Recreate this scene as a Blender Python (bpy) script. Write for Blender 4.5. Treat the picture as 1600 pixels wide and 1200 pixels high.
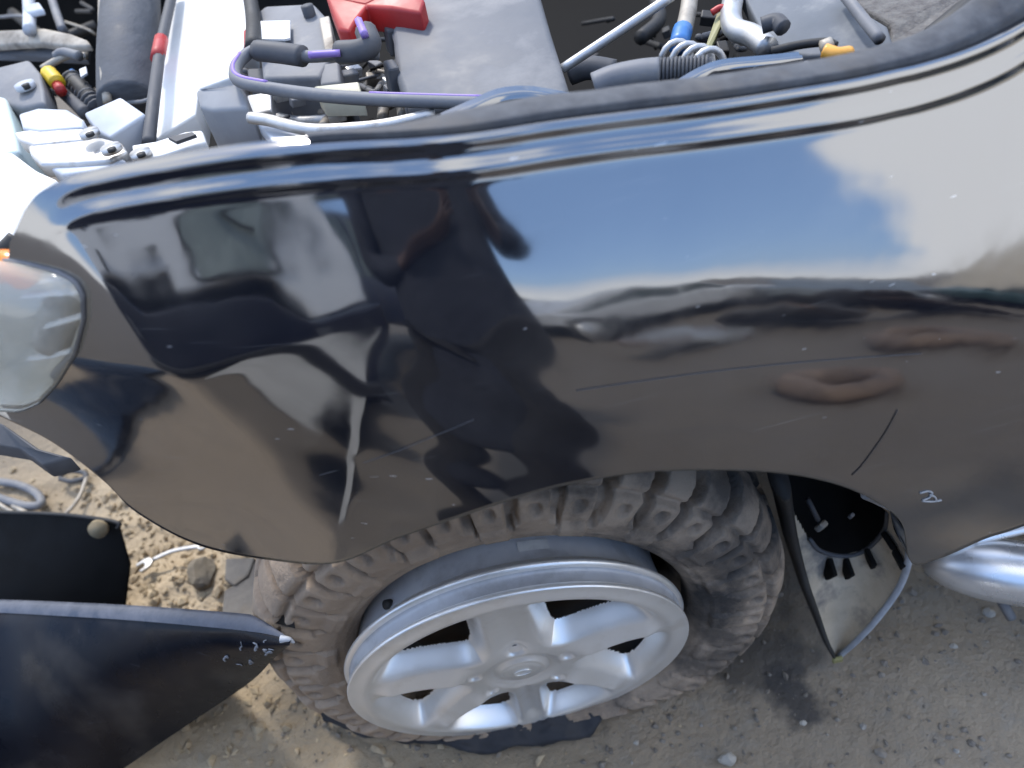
import bpy, bmesh, math, random
import numpy as np
from mathutils import Vector, Matrix

random.seed(7)
RNG = np.random.default_rng(7)
for o in list(bpy.data.objects):
    bpy.data.objects.remove(o)
SC = bpy.context.scene
COL = SC.collection
GZ = -0.08                                   # ground level

# ------------------------------------------------------------------ camera
FPX = 1209.0
PITCH, ROLL = math.radians(45), math.radians(12)
CAM = np.array([0.06, -0.467, 1.242])
RW = np.array([1.0, 0, 0])
FW = np.array([0, math.cos(PITCH), -math.sin(PITCH)])
DW = np.cross(FW, RW)
CX = math.cos(ROLL) * RW + math.sin(ROLL) * DW
CY = -math.sin(ROLL) * RW + math.cos(ROLL) * DW
cd = bpy.data.cameras.new('camera')
cd.sensor_width = 36
cd.lens = 36 * FPX / 1600
cd.clip_start = 0.01
cd.clip_end = 2000
cd.dof.use_dof = True
cd.dof.focus_distance = 0.92
cd.dof.aperture_fstop = 3.6
cam = bpy.data.objects.new('camera', cd)
COL.objects.link(cam)
m = Matrix.Identity(4)
for i in range(3):
    m[i][0], m[i][1], m[i][2], m[i][3] = CX[i], -CY[i], -FW[i], CAM[i]
cam.matrix_world = m
SC.camera = cam

# ------------------------------------------------------------------ world, sun, exposure
SUN_EL, SUN_AZ = math.radians(52), math.radians(-14)      # azimuth from +y towards +x
w = bpy.data.worlds.new('World')
SC.world = w
w.use_nodes = True
nt = w.node_tree
nt.nodes.clear()
N = nt.nodes.new
out = N('ShaderNodeOutputWorld')
bg = N('ShaderNodeBackground')
bg.inputs['Strength'].default_value = 0.15
sky = N('ShaderNodeTexSky')
sky.sky_type = 'NISHITA'
sky.sun_disc = False
sky.sun_elevation = SUN_EL
sky.sun_rotation = SUN_AZ
sky.air_density = 1.0
sky.dust_density = 1.5
L = nt.links.new
tc = N('ShaderNodeTexCoord')
mp = N('ShaderNodeMapping')
mp.inputs['Location'].default_value = (0.35, 0.55, 0.1)
mp.inputs['Scale'].default_value = (1.0, 1.0, 1.8)
nz = N('ShaderNodeTexNoise')
nz.inputs['Scale'].default_value = 1.3
nz.inputs['Detail'].default_value = 7
nz.inputs['Roughness'].default_value = 0.55
L(tc.outputs['Generated'], mp.inputs[0])
L(mp.outputs[0], nz.inputs['Vector'])
nrm = N('ShaderNodeVectorMath'); nrm.operation = 'NORMALIZE'
L(tc.outputs['Generated'], nrm.inputs[0])
def lobe(az, el, r0, r1):
    """1 within r0 degrees of a direction, 0 beyond r1; az from -y towards +x"""
    a, e = math.radians(az), math.radians(el)
    d = N('ShaderNodeVectorMath'); d.operation = 'DOT_PRODUCT'
    d.inputs[1].default_value = (math.sin(a) * math.cos(e), -math.cos(a) * math.cos(e), math.sin(e))
    L(nrm.outputs[0], d.inputs[0])
    r = N('ShaderNodeMapRange'); r.interpolation_type = 'SMOOTHSTEP'
    r.inputs[1].default_value = math.cos(math.radians(r1)); r.inputs[2].default_value = math.cos(math.radians(r0))
    L(d.outputs['Value'], r.inputs[0])
    return r.outputs[0]
def add(a, b, k):
    m_ = N('ShaderNodeMath'); m_.operation = 'MULTIPLY_ADD'
    m_.inputs[1].default_value = k
    L(b, m_.inputs[0]); L(a, m_.inputs[2])
    return m_.outputs[0]
f = add(nz.outputs['Fac'], lobe(73, 21, 17, 34), .26)          # a cloud bank, and the blue gap beside it
f = add(f, lobe(21, 15, 16, 38), -.24)
rp = N('ShaderNodeMapRange'); rp.interpolation_type = 'SMOOTHSTEP'
rp.inputs[1].default_value = .45; rp.inputs[2].default_value = .58
L(f, rp.inputs[0])
# pale haze low in the sky and thin veil everywhere
sz = N('ShaderNodeSeparateXYZ'); L(nrm.outputs[0], sz.inputs[0])
hz = N('ShaderNodeMapRange'); hz.inputs[1].default_value = .075; hz.inputs[2].default_value = .0; hz.inputs[3].default_value = .0; hz.inputs[4].default_value = .95
L(sz.outputs[2], hz.inputs[0])
veil = N('ShaderNodeMixRGB'); veil.inputs[2].default_value = (8.2, 8.5, 8.9, 1)
L(hz.outputs[0], veil.inputs[0])
blue = N('ShaderNodeMixRGB'); blue.inputs[0].default_value = .5; blue.inputs[2].default_value = (3.3, 5.6, 10.5, 1)
L(sky.outputs[0], blue.inputs[1]); L(blue.outputs[0], veil.inputs[1])
mx = N('ShaderNodeMixRGB')
mx.inputs[2].default_value = (8.6, 8.8, 9.2, 1)
L(rp.outputs[0], mx.inputs[0])
L(veil.outputs[0], mx.inputs[1])
L(mx.outputs[0], bg.inputs[0])
L(bg.outputs[0], out.inputs[0])

sd = bpy.data.lights.new('sun', 'SUN')
sd.energy = 2.0
sd.angle = math.radians(8)
sd.color = (1.0, 0.95, 0.88)
sun = bpy.data.objects.new('sun', sd)
COL.objects.link(sun)
sv = Vector((math.sin(SUN_AZ) * math.cos(SUN_EL), math.cos(SUN_AZ) * math.cos(SUN_EL), math.sin(SUN_EL)))
sun.rotation_euler = sv.to_track_quat('Z', 'Y').to_euler()
SC.view_settings.view_transform = 'Standard'
SC.view_settings.look = 'None'
SC.view_settings.gamma = 1
SC.view_settings.use_curve_mapping = False
SC.view_settings.exposure = 0.7
SC.render.engine = 'CYCLES'
SC.cycles.max_bounces = 8
SC.cycles.caustics_reflective = False

# ------------------------------------------------------------------ helpers
def ray(px, py):
    return (px - 800) / FPX * CX + (py - 600) / FPX * CY + FW

def pt(px, py, y=None, z=None):
    d = ray(px, py)
    t = (y - CAM[1]) / d[1] if y is not None else (z - CAM[2]) / d[2]
    return CAM + t * d

def empty(name, loc, label=None, cat=None, group=None):
    o = bpy.data.objects.new(name, None)
    o.location = loc
    o.empty_display_size = 0.05
    COL.objects.link(o)
    if label: tag(o, label, cat, group)
    return o

def tag(o, label=None, cat=None, group=None, kind=None):
    if label: o['label'] = label
    if cat: o['category'] = cat
    if group: o['group'] = group
    if kind: o['kind'] = kind
    return o

def wloc(o):
    p = Vector((0, 0, 0))
    while o is not None:
        p = p + o.location
        o = o.parent
    return p

def obj(name, V, F, mat, parent=None, smooth=True, org=None):
    """link one mesh object; V in world coordinates"""
    V = np.asarray(V, float)
    if parent is not None:
        pw = np.array(wloc(parent))
        loc = V.mean(0) - pw if org is None else np.asarray(org) - pw
        base = loc + pw
    else:
        base = V.mean(0) if org is None else np.asarray(org)
        loc = base
    me = bpy.data.meshes.new(name)
    me.from_pydata([tuple(v) for v in (V - base)], [], [tuple(int(i) for i in f) for f in F])
    if smooth:
        me.polygons.foreach_set('use_smooth', [True] * len(me.polygons))
    mats = mat if isinstance(mat, (list, tuple)) else [mat]
    for q in mats: me.materials.append(q)
    me.update()
    o = bpy.data.objects.new(name, me)
    o.location = loc
    COL.objects.link(o)
    if parent is not None: o.parent = parent
    return o

class MB:
    def __init__(s): s.V, s.F = [], []
    def add(s, V, F):
        b = len(s.V)
        s.V += [tuple(v) for v in V]
        s.F += [tuple(i + b for i in f) for f in F]
        return s
    def build(s, name, mat, parent=None, smooth=True): return obj(name, s.V, s.F, mat, parent, smooth)

def bevel(V, F, r, seg=2):
    bm = bmesh.new()
    vs = [bm.verts.new(tuple(v)) for v in V]
    for f in F:
        try: bm.faces.new([vs[i] for i in f])
        except ValueError: pass
    bmesh.ops.recalc_face_normals(bm, faces=bm.faces)
    if r > 0:
        bmesh.ops.bevel(bm, geom=bm.edges[:], offset=r, segments=seg, affect='EDGES', profile=0.5, clamp_overlap=True)
    bm.verts.index_update()
    o = ([v.co[:] for v in bm.verts], [[v.index for v in f.verts] for f in bm.faces])
    bm.free()
    return o

def prism(top, vec, r=0.004, seg=2):
    top = [np.asarray(p, float) for p in top]
    n = len(top)
    V = top + [p + np.asarray(vec, float) for p in top]
    F = [list(range(n)), list(range(2 * n - 1, n - 1, -1))]
    F += [[i, i + n, (i + 1) % n + n, (i + 1) % n] for i in range(n)]
    return bevel(V, F, r, seg)

def box(c, s, rot=None, r=0.003, seg=2):
    c = np.asarray(c, float)
    V = []
    for z in (-.5, .5):
        for x, y in ((-.5, -.5), (.5, -.5), (.5, .5), (-.5, .5)):
            V.append(Vector((x * s[0], y * s[1], z * s[2])))
    if rot is not None:
        q = Matrix.Rotation(rot[2], 3, 'Z') @ Matrix.Rotation(rot[1], 3, 'Y') @ Matrix.Rotation(rot[0], 3, 'X')
        V = [q @ v for v in V]
    V = [np.array(v) + c for v in V]
    F = [[0, 3, 2, 1], [4, 5, 6, 7], [0, 1, 5, 4], [1, 2, 6, 5], [2, 3, 7, 6], [3, 0, 4, 7]]
    return bevel(V, F, r, seg)

def spline(P, n):
    P = [np.asarray(p, float) for p in P]
    if len(P) == 2:
        return [P[0] + (P[1] - P[0]) * i / n for i in range(n + 1)]
    Q = [2 * P[0] - P[1]] + P + [2 * P[-1] - P[-2]]
    out = []
    for i in range(len(P) - 1):
        a, b, c, d = Q[i:i + 4]
        for k in range(n):
            t = k / n
            out.append(.5 * (2 * b + (c - a) * t + (2 * a - 5 * b + 4 * c - d) * t * t + (3 * b - a - 3 * c + d) * t ** 3))
    out.append(P[-1])
    return out

def tube(P, r, n=10, sub=6, cap=True, ry=None):
    P = spline(P, sub)
    R = r if callable(r) else (lambda t: r)
    V, F = [], []
    up = None
    m_ = len(P)
    for i, p in enumerate(P):
        t = P[min(i + 1, m_ - 1)] - P[max(i - 1, 0)]
        t = t / (np.linalg.norm(t) + 1e-12)
        if up is None:
            a = np.array([0, 0, 1.0]) if abs(t[2]) < .9 else np.array([1.0, 0, 0])
        else: a = up
        u = a - t * (a @ t)
        u /= np.linalg.norm(u) + 1e-12
        up = u
        v = np.cross(t, u)
        rr = R(i / (m_ - 1))
        for k in range(n):
            an = 2 * math.pi * k / n
            V.append(p + rr * (math.cos(an) * u * (1 if ry is None else ry) + math.sin(an) * v))
    for i in range(m_ - 1):
        for k in range(n):
            F.append((i * n + k, i * n + (k + 1) % n, (i + 1) * n + (k + 1) % n, (i + 1) * n + k))
    if cap:
        F.append(tuple(range(n))[::-1])
        F.append(tuple(range((m_ - 1) * n, m_ * n)))
    return V, F

def grid(A, closed_u=False):
    """A: array (nu, nv, 3)"""
    nu, nv = A.shape[:2]
    V = A.reshape(-1, 3)
    F = []
    for i in range(nu if closed_u else nu - 1):
        j = (i + 1) % nu
        for k in range(nv - 1):
            F.append((i * nv + k, j * nv + k, j * nv + k + 1, i * nv + k + 1))
    return V, F

def rock(c, s, seed=0, sub=2, rough=.25):
    bm = bmesh.new()
    bmesh.ops.create_icosphere(bm, subdivisions=sub, radius=1)
    r = np.random.default_rng(seed)
    ds = r.normal(size=(9, 3)); ds /= np.linalg.norm(ds, axis=1)[:, None]
    hs = .55 + .4 * r.random(9)
    for v in bm.verts:
        p = np.array(v.co)
        f = 1.0
        for d, h in zip(ds, hs):
            q = p @ d
            if q * f > h: f = h / q
        f *= 1 + rough * .15 * r.normal()
        v.co = Vector(p * f * np.array(s) + np.array(c))
    bm.verts.index_update()
    o = ([v.co[:] for v in bm.verts], [[v.index for v in f.verts] for f in bm.faces])
    bm.free()
    return o

def smooth01(x, a, b):
    t = np.clip((x - a) / (b - a), 0, 1)
    return t * t * (3 - 2 * t)

# ------------------------------------------------------------------ materials
def mat(name, c1, c2=None, scale=20, rough=.6, rough2=None, metal=0, ior=1.5, bump=0, bscale=None, lo=.35, hi=.65,
        c3=None, s3=5, lo3=.5, hi3=.65, spec=None, coat=0, stretch=None, detail=6):
    M = bpy.data.materials.new(name)
    M.use_nodes = True
    t = M.node_tree
    b = t.nodes['Principled BSDF']
    b.inputs['Base Color'].default_value = (*c1, 1)
    b.inputs['Roughness'].default_value = rough
    b.inputs['Metallic'].default_value = metal
    b.inputs['IOR'].default_value = ior
    b.inputs['Coat Weight'].default_value = coat
    if spec is not None: b.inputs['Specular IOR Level'].default_value = spec
    tc = t.nodes.new('ShaderNodeTexCoord')
    src = tc.outputs['Object']
    if stretch:
        mpn = t.nodes.new('ShaderNodeMapping')
        mpn.inputs['Scale'].default_value = stretch
        t.links.new(src, mpn.inputs[0]); src = mpn.outputs[0]
    def noise(sc, l, h, det=detail):
        n = t.nodes.new('ShaderNodeTexNoise')
        n.inputs['Scale'].default_value = sc
        n.inputs['Detail'].default_value = det
        n.inputs['Roughness'].default_value = .62
        t.links.new(src, n.inputs['Vector'])
        r = t.nodes.new('ShaderNodeMapRange')
        r.inputs[1].default_value = l; r.inputs[2].default_value = h
        t.links.new(n.outputs['Fac'], r.inputs[0])
        return r.outputs[0], n.outputs['Fac']
    if c2 is not None:
        f, raw = noise(scale, lo, hi)
        x = t.nodes.new('ShaderNodeMixRGB')
        x.inputs[1].default_value = (*c1, 1); x.inputs[2].default_value = (*c2, 1)
        t.links.new(f, x.inputs[0])
        colr = x.outputs[0]
        if c3 is not None:
            f3, _ = noise(s3, lo3, hi3)
            x3 = t.nodes.new('ShaderNodeMixRGB')
            x3.inputs[2].default_value = (*c3, 1)
            t.links.new(f3, x3.inputs[0]); t.links.new(colr, x3.inputs[1])
            colr = x3.outputs[0]
        t.links.new(colr, b.inputs['Base Color'])
        if rough2 is not None:
            mr = t.nodes.new('ShaderNodeMapRange')
            mr.inputs[3].default_value = rough; mr.inputs[4].default_value = rough2
            t.links.new(f, mr.inputs[0]); t.links.new(mr.outputs[0], b.inputs['Roughness'])
    if bump:
        _, raw = noise(bscale or scale * 3, 0, 1)
        bp = t.nodes.new('ShaderNodeBump')
        bp.inputs['Strength'].default_value = 1.0
        bp.inputs['Distance'].default_value = bump
        t.links.new(raw, bp.inputs['Height']); t.links.new(bp.outputs[0], b.inputs['Normal'])
    return M

M_black = mat('black_plastic', (.012, .012, .013), (.03, .029, .028), 14, .5, .75, bump=.0006)
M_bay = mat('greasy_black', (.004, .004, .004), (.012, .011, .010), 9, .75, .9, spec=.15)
M_seal = mat('dusty_rubber', (.045, .048, .056), (.10, .104, .112), 60, .75, .9, bump=.0006, c3=(.10, .09, .08), s3=12, lo3=.5, hi3=.75)
M_grey = mat('grey_plastic', (.13, .135, .15), (.21, .21, .215), 16, .55, .7, bump=.0004, c3=(.24, .23, .21), s3=40, lo3=.55, hi3=.8)
M_lid = mat('dusty_lid', (.095, .10, .11), (.15, .153, .162), 14, .5, .75, bump=.0005, c3=(.27, .26, .25), s3=7, lo3=.52, hi3=.75)
M_dgrey = mat('dark_grey_plastic', (.05, .053, .06), (.09, .09, .095), 20, .55, .75, bump=.0004)
M_pale = mat('pale_plastic', (.42, .45, .5), (.55, .57, .6), 10, .4, .6)
M_white = mat('white_plastic', (.80, .80, .78), (.72, .70, .66), 9, .45, .6)
M_mint = mat('mint_plastic', (.55, .68, .66), (.65, .74, .72), 9, .4)
M_steel = mat('dull_aluminium', (.42, .42, .42), (.6, .59, .57), 18, .35, .55, metal=.7, bump=.0004, c3=(.25, .2, .15), s3=22, lo3=.58, hi3=.75)
M_beige = mat('beige_metal', (.35, .31, .25), (.48, .44, .38), 14, .5, .7, metal=.3, c3=(.12, .10, .08), s3=12, lo3=.5, hi3=.7)
M_red = mat('red_plastic', (.46, .024, .02), (.32, .018, .018), 12, .4, .55)
M_yellow = mat('yellow_plastic', (.75, .52, .02), (.6, .4, .02), 30, .45)
M_purple = mat('purple_stripe', (.24, .15, .48), (.3, .2, .5), 30, .5)
M_blue = mat('blue_tape', (.04, .16, .42), (.05, .2, .5), 30, .4)
M_cream = mat('cream_plastic', (.75, .70, .52), (.65, .6, .45), 30, .5)
M_olive = mat('olive_plastic', (.30, .28, .12), (.25, .23, .1), 30, .5)
M_amber = mat('amber_plastic', (.85, .42, .07), (.75, .35, .05), 30, .35)
M_orange = mat('orange_bulb', (.95, .28, .02), (.9, .22, .02), 30, .25)
M_wool = mat('felt_insulation', (.11, .10, .095), (.19, .18, .165), 70, .95, bump=.004, bscale=120)
M_cloth = mat('navy_cloth', (.018, .02, .028), (.03, .032, .042), 30, .9, bump=.001)
M_trouser = mat('black_cloth', (.014, .013, .013), (.025, .023, .022), 30, .9)
M_skin = mat('skin', (.075, .042, .03), (.10, .055, .04), 20, .5)
M_hair = mat('black_hair', (.008, .007, .006), (.015, .012, .01), 90, .6)

# ------------------------------------------------------------------ the fender surface  y = S(x, z)
_w = np.array([-1.2, -.75, -.4, -.25, -.15, -.08, -.03, 0, .02, .05, .1, .16, .22, .5])
_es = np.array([-6, -4, 0, 5, 9.5, 13, 16.0, 19.5, 24, 27, 30, 33.5, 37, 42])       # rear: soft shoulder
_ec = np.array([-5, -4, -4, -3, -2, -1, 0, 1, 19, 22, 26, 31, 36, 42])          # front: creased shoulder
_W = np.linspace(-1.2, .5, 3401)
def _int(e):
    s = np.tan(np.radians(np.interp(_W, _w, e)))
    k = np.ones(25) / 25
    s = np.convolve(np.pad(s, 12, mode='edge'), k, mode='valid')
    g = np.concatenate([[0], np.cumsum((s[1:] + s[:-1]) / 2) * (_W[1] - _W[0])])
    return g - np.interp(0, _W, g)
_GS, _GC = _int(_es), _int(_ec)
SY = -.012
def _plan(x):
    return .42 * np.maximum(0, .06 - x) ** 2
_sh = [(1660, 500), (1600, 494), (1520, 486), (1445, 478), (1300, 464), (1100, 451), (950, 452), (850, 455), (760, 460), (620, 490), (430, 560), (290, 605)]
_q = []
for _a, _b in _sh:
    _y = .05
    for _ in range(30):
        _p = pt(_a, _b, y=_y); _y = SY + float(_plan(_p[0]))
    _q.append((_p[0], _p[2]))
_q = np.array(sorted(_q))
FX, FZ = _q[0]
def _xz(px, py, yy):
    p = pt(px, py, y=yy)
    return p[0], p[2]
F2A, F2B = _xz(588, 500, .0), _xz(510, 872, .02)
_zx = np.concatenate([[-.9], _q[:, 0], [1.3]]); _zz = np.concatenate([[FZ - .02], _q[:, 1], [_q[-1, 1] + .04]])
_X = np.linspace(-.7, 1.2, 1901)
_Z = np.interp(_X, _zx, _zz)
_Z = np.convolve(np.pad(_Z, 20, mode='edge'), np.ones(41) / 41, mode='valid')
def S(x, z):
    x = np.asarray(x, float); z = np.asarray(z, float)
    w_ = z - np.interp(x, _X, _Z)
    # second fold: from the crease down to the front corner of the wheel arch
    s2 = F2A[0] + (z - F2A[1]) * (F2B[0] - F2A[0]) / (F2B[1] - F2A[1]) - x
    b = .004 * np.log1p(np.exp(np.clip(s2 / .004, -40, 40)))
    b = np.where(b < .10, b, .10 + .03 * (1 - np.exp(-(b - .10) / .03))) / .13
    y = SY + (1 - b) * np.interp(w_, _W, _GS) + b * np.interp(w_, _W, _GC)
    y = y + _plan(x)                                          # plan curve towards the nose
    # fold running down from the lamp to the dent
    s = (FX - x) * .94 - (z - FZ) * .34
    sp = .006 * np.log1p(np.exp(np.clip(s / .006, -40, 40)))
    y = y + .27 * sp * smooth01(z, FZ - .17, FZ + .01)
    # shallow dent below the crease
    y = y + .004 * np.exp(-((x + .10) / .07) ** 2 - ((z - .74) / .06) ** 2)
    # small waves of tired bodywork
    y = y + .0005 * np.sin(x * 23 + z * 9) * np.sin(z * 27 - x * 7 + 1)
    y = y + .0012 * np.exp(-((x - .02) / .11) ** 2) * np.sin(x * 47 + z * 30 + 2 * np.sin(z * 17)) * np.sin(z * 33 + x * 21)
    return y

def hit(px, py):
    px = np.asarray(px, float); py = np.asarray(py, float)
    d = ((px - 800) / FPX)[..., None] * CX + ((py - 600) / FPX)[..., None] * CY + FW
    lo = np.full(px.shape, .3); hi = np.full(px.shape, 1.9)
    def g(t):
        p = CAM + t[..., None] * d
        return p[..., 1] - S(p[..., 0], p[..., 2])
    for _ in range(45):
        mi = (lo + hi) / 2
        s = g(mi) > 0
        hi = np.where(s, mi, hi); lo = np.where(s, lo, mi)
    return CAM + ((lo + hi) / 2)[..., None] * d

def resample(P, n):
    P = np.asarray(P, float)
    l = np.concatenate([[0], np.cumsum(np.linalg.norm(np.diff(P, axis=0), axis=1))])
    s = np.linspace(0, l[-1], n)
    return np.stack([np.interp(s, l, P[:, k]) for k in range(P.shape[1])], 1)

def inside(px, py, poly):
    c = np.zeros(px.shape, bool)
    n = len(poly)
    for i in range(n):
        x1, y1 = poly[i]; x2, y2 = poly[(i + 1) % n]
        k = ((y1 > py) != (y2 > py)) & (px < (x2 - x1) * (py - y1) / (y2 - y1 + 1e-9) + x1)
        c ^= k
    return c

def paint_material():
    M = mat('navy_paint', (.006, .008, .014), (.009, .011, .018), 30, .055, .085, ior=3.0, detail=3)
    t = M.node_tree
    b = t.nodes['Principled BSDF']
    tc = t.nodes.new('ShaderNodeTexCoord')
    def streak(rot, scl, sc, lo, hi):
        mp = t.nodes.new('ShaderNodeMapping')
        mp.inputs['Rotation'].default_value = rot
        mp.inputs['Scale'].default_value = scl
        n = t.nodes.new('ShaderNodeTexNoise')
        n.inputs['Scale'].default_value = sc
        n.inputs['Detail'].default_value = 1
        r = t.nodes.new('ShaderNodeMapRange')
        r.inputs[1].default_value = lo; r.inputs[2].default_value = hi
        t.links.new(tc.outputs['Object'], mp.inputs[0])
        t.links.new(mp.outputs[0], n.inputs['Vector'])
        t.links.new(n.outputs['Fac'], r.inputs[0])
        return r.outputs[0]
    s1 = streak((0, .5, 0), (14, 14, 60), 4, .775, .80)            # stone chips
    s2 = streak((0, .25, 0), (2.2, 5, 120), 5, .72, .80)           # long faint scratches
    pn = t.nodes.new('ShaderNodeTexNoise'); pn.inputs['Scale'].default_value = 4.5; pn.inputs['Detail'].default_value = 2
    t.links.new(tc.outputs['Object'], pn.inputs['Vector'])
    pr_ = t.nodes.new('ShaderNodeMapRange'); pr_.inputs[1].default_value = .42; pr_.inputs[2].default_value = .58
    t.links.new(pn.outputs['Fac'], pr_.inputs[0])
    pm = t.nodes.new('ShaderNodeMath'); pm.operation = 'MULTIPLY'
    t.links.new(s1, pm.inputs[0]); t.links.new(pr_.outputs[0], pm.inputs[1])
    s1 = pm.outputs[0]
    ad = t.nodes.new('ShaderNodeMath'); ad.operation = 'MULTIPLY_ADD'
    ad.inputs[1].default_value = .16
    t.links.new(s2, ad.inputs[0]); t.links.new(s1, ad.inputs[2])
    ad.use_clamp = True
    # road dust film, patchy
    dn = t.nodes.new('ShaderNodeTexNoise')
    dn.inputs['Scale'].default_value = 7
    dn.inputs['Detail'].default_value = 8
    t.links.new(tc.outputs['Object'], dn.inputs['Vector'])
    dr = t.nodes.new('ShaderNodeMapRange')
    dr.inputs[1].default_value = .4; dr.inputs[2].default_value = .75
    dr.inputs[3].default_value = .0; dr.inputs[4].default_value = .10
    t.links.new(dn.outputs['Fac'], dr.inputs[0])
    old = b.inputs['Base Color'].links[0].from_socket
    x0 = t.nodes.new('ShaderNodeMixRGB'); x0.inputs[2].default_value = (.26, .24, .21, 1)
    t.links.new(dr.outputs[0], x0.inputs[0]); t.links.new(old, x0.inputs[1])
    x = t.nodes.new('ShaderNodeMixRGB'); x.inputs[2].default_value = (.5, .5, .5, 1)
    t.links.new(ad.outputs[0], x.inputs[0]); t.links.new(x0.outputs[0], x.inputs[1])
    t.links.new(x.outputs[0], b.inputs['Base Color'])
    # light orange peel
    n = t.nodes.new('ShaderNodeTexNoise'); n.inputs['Scale'].default_value = 16; n.inputs['Detail'].default_value = 2
    t.links.new(tc.outputs['Object'], n.inputs['Vector'])
    bp = t.nodes.new('ShaderNodeBump'); bp.inputs['Distance'].default_value = .00035
    t.links.new(n.outputs['Fac'], bp.inputs['Height']); t.links.new(bp.outputs[0], b.inputs['Normal'])
    return M
M_paint = paint_material()

# ================================================================== CAR
car = empty('car', (.25, .5, GZ), 'navy blue car with glossy dented fender and open engine bay, stripped of its front bumper', 'car')

PAIRS = [((15, 380), (-5, 648)), ((50, 312), (80, 690)), ((90, 285), (160, 750)), ((120, 271), (215, 802)),
         ((200, 253), (310, 852)), ((320, 232), (420, 875)), ((420, 219), (525, 880)), ((520, 210), (620, 842)),
         ((650, 203), (740, 801)), ((750, 193), (850, 766)), ((850, 178), (950, 746)), ((950, 165), (1050, 736)),
         ((1080, 150), (1200, 738)), ((1200, 133), (1300, 755)), ((1330, 112), (1370, 785)), ((1400, 97), (1410, 820)),
         ((1440, 88), (1425, 880)), ((1500, 70), (1470, 872)), ((1560, 45), (1540, 842)), ((1620, 10), (1600, 822)),
         ((1800, -110), (1800, 745))]
HEADLAMP = [(-60, 405), (0, 403), (40, 410), (90, 423), (118, 438), (131, 460), (132, 500), (118, 555), (90, 600), (62, 630), (35, 642), (0, 641), (-60, 632)]
T_ = np.array(spline([np.array(a, float) for a, b in PAIRS], 24))
B_ = np.array(spline([np.array(b, float) for a, b in PAIRS], 24))
NR = 170
tt = np.linspace(0, 1, NR)
tt = tt ** 1.25
PXY = T_[:, None, :] * (1 - tt)[None, :, None] + B_[:, None, :] * tt[None, :, None]
SURF = hit(PXY[..., 0], PXY[..., 1])
def surf_normal(P):
    h = 1e-3
    fx = (S(P[..., 0] + h, P[..., 2]) - S(P[..., 0] - h, P[..., 2])) / (2 * h)
    fz = (S(P[..., 0], P[..., 2] + h) - S(P[..., 0], P[..., 2] - h)) / (2 * h)
    n = np.stack([fx, -np.ones_like(fx), fz], -1)
    return n / np.linalg.norm(n, axis=-1, keepdims=True)
NRM = surf_normal(SURF)
dtop = np.concatenate([np.zeros((SURF.shape[0], 1)), np.cumsum(np.linalg.norm(np.diff(SURF, axis=1), axis=2), axis=1)], 1)
ux = T_[:, 0][:, None]
fade = smooth01(ux, 60, 150)
# pressed swage lines along the bonnet gap
hh = .0030 * np.exp(-((dtop - .010) / .0055) ** 2) + .0030 * np.exp(-((dtop - .030 - .004 * smooth01(ux, 900, 1500)) / .006) ** 2)
hh = hh - .004 * np.exp(-(dtop / .004) ** 2)
SURF2 = SURF + NRM * (hh * fade)[..., None]
top1 = SURF2[:, :1] + np.array([0, .004, -.003]); top2 = SURF2[:, :1] + np.array([0, .012, -.012]); top3 = SURF2[:, :1] + np.array([0, .03, -.03])
bo1 = SURF2[:, -1:] + np.array([0, .003, .0]); bo2 = SURF2[:, -1:] + np.array([0, .012, .002]); bo3 = SURF2[:, -1:] + np.array([0, .035, .004])
A = np.concatenate([top3, top2, top1, SURF2, bo1, bo2, bo3], 1)
V, F = grid(A)
hc = np.mean(HEADLAMP, 0)
poly = [tuple(hc + (np.array(p) - hc) * .93) for p in HEADLAMP]
ce = np.array([V[list(f)].mean(0) for f in F])
q = ce - CAM
pxc = 800 + FPX * (q @ CX) / (q @ FW); pyc = 600 + FPX * (q @ CY) / (q @ FW)
ins = inside(pxc, pyc, poly)
F = [f for f, k in zip(F, ins) if not k]
fender = obj('fender', V, F, M_paint, car)

# ---- rubber seal along the fender's inner edge
SEALU = [(480, 211), (530, 205), (600, 199), (700, 176), (780, 160), (850, 148), (920, 141), (1000, 130), (1100, 119), (1200, 104), (1300, 88), (1400, 64), (1460, 38), (1510, 5), (1560, -40), (1700, -220)]
SEALL = [(480, 215), (530, 211), (600, 209), (700, 203), (780, 192), (850, 180), (920, 170), (1000, 160), (1100, 149), (1200, 135), (1300, 119), (1400, 98), (1460, 82), (1520, 60), (1590, 25), (1760, -90)]
lo_ = hit(np.array(SEALL, float)[:, 0], np.array(SEALL, float)[:, 1])
up_ = []
for (px, py), l in zip(SEALU, lo_):
    up_.append(pt(px, py, y=l[1] + .032))
lo_s = np.array(spline(list(lo_ + np.array([0, -.001, .0015])), 8)); up_s = np.array(spline(up_, 8))
k = np.linspace(0, 1, 9)
A = lo_s[:, None] * (1 - k)[None, :, None] + up_s[:, None] * k[None, :, None]
A[..., 2] += (.0025 * np.sin(np.pi * k))[None, :]
A = np.concatenate([A[:, :1] + np.array([0, .004, -.02]), A, A[:, -1:] + np.array([0, .002, -.03])], 1)
obj('bonnet_seal', *grid(A), M_seal, car)

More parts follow.
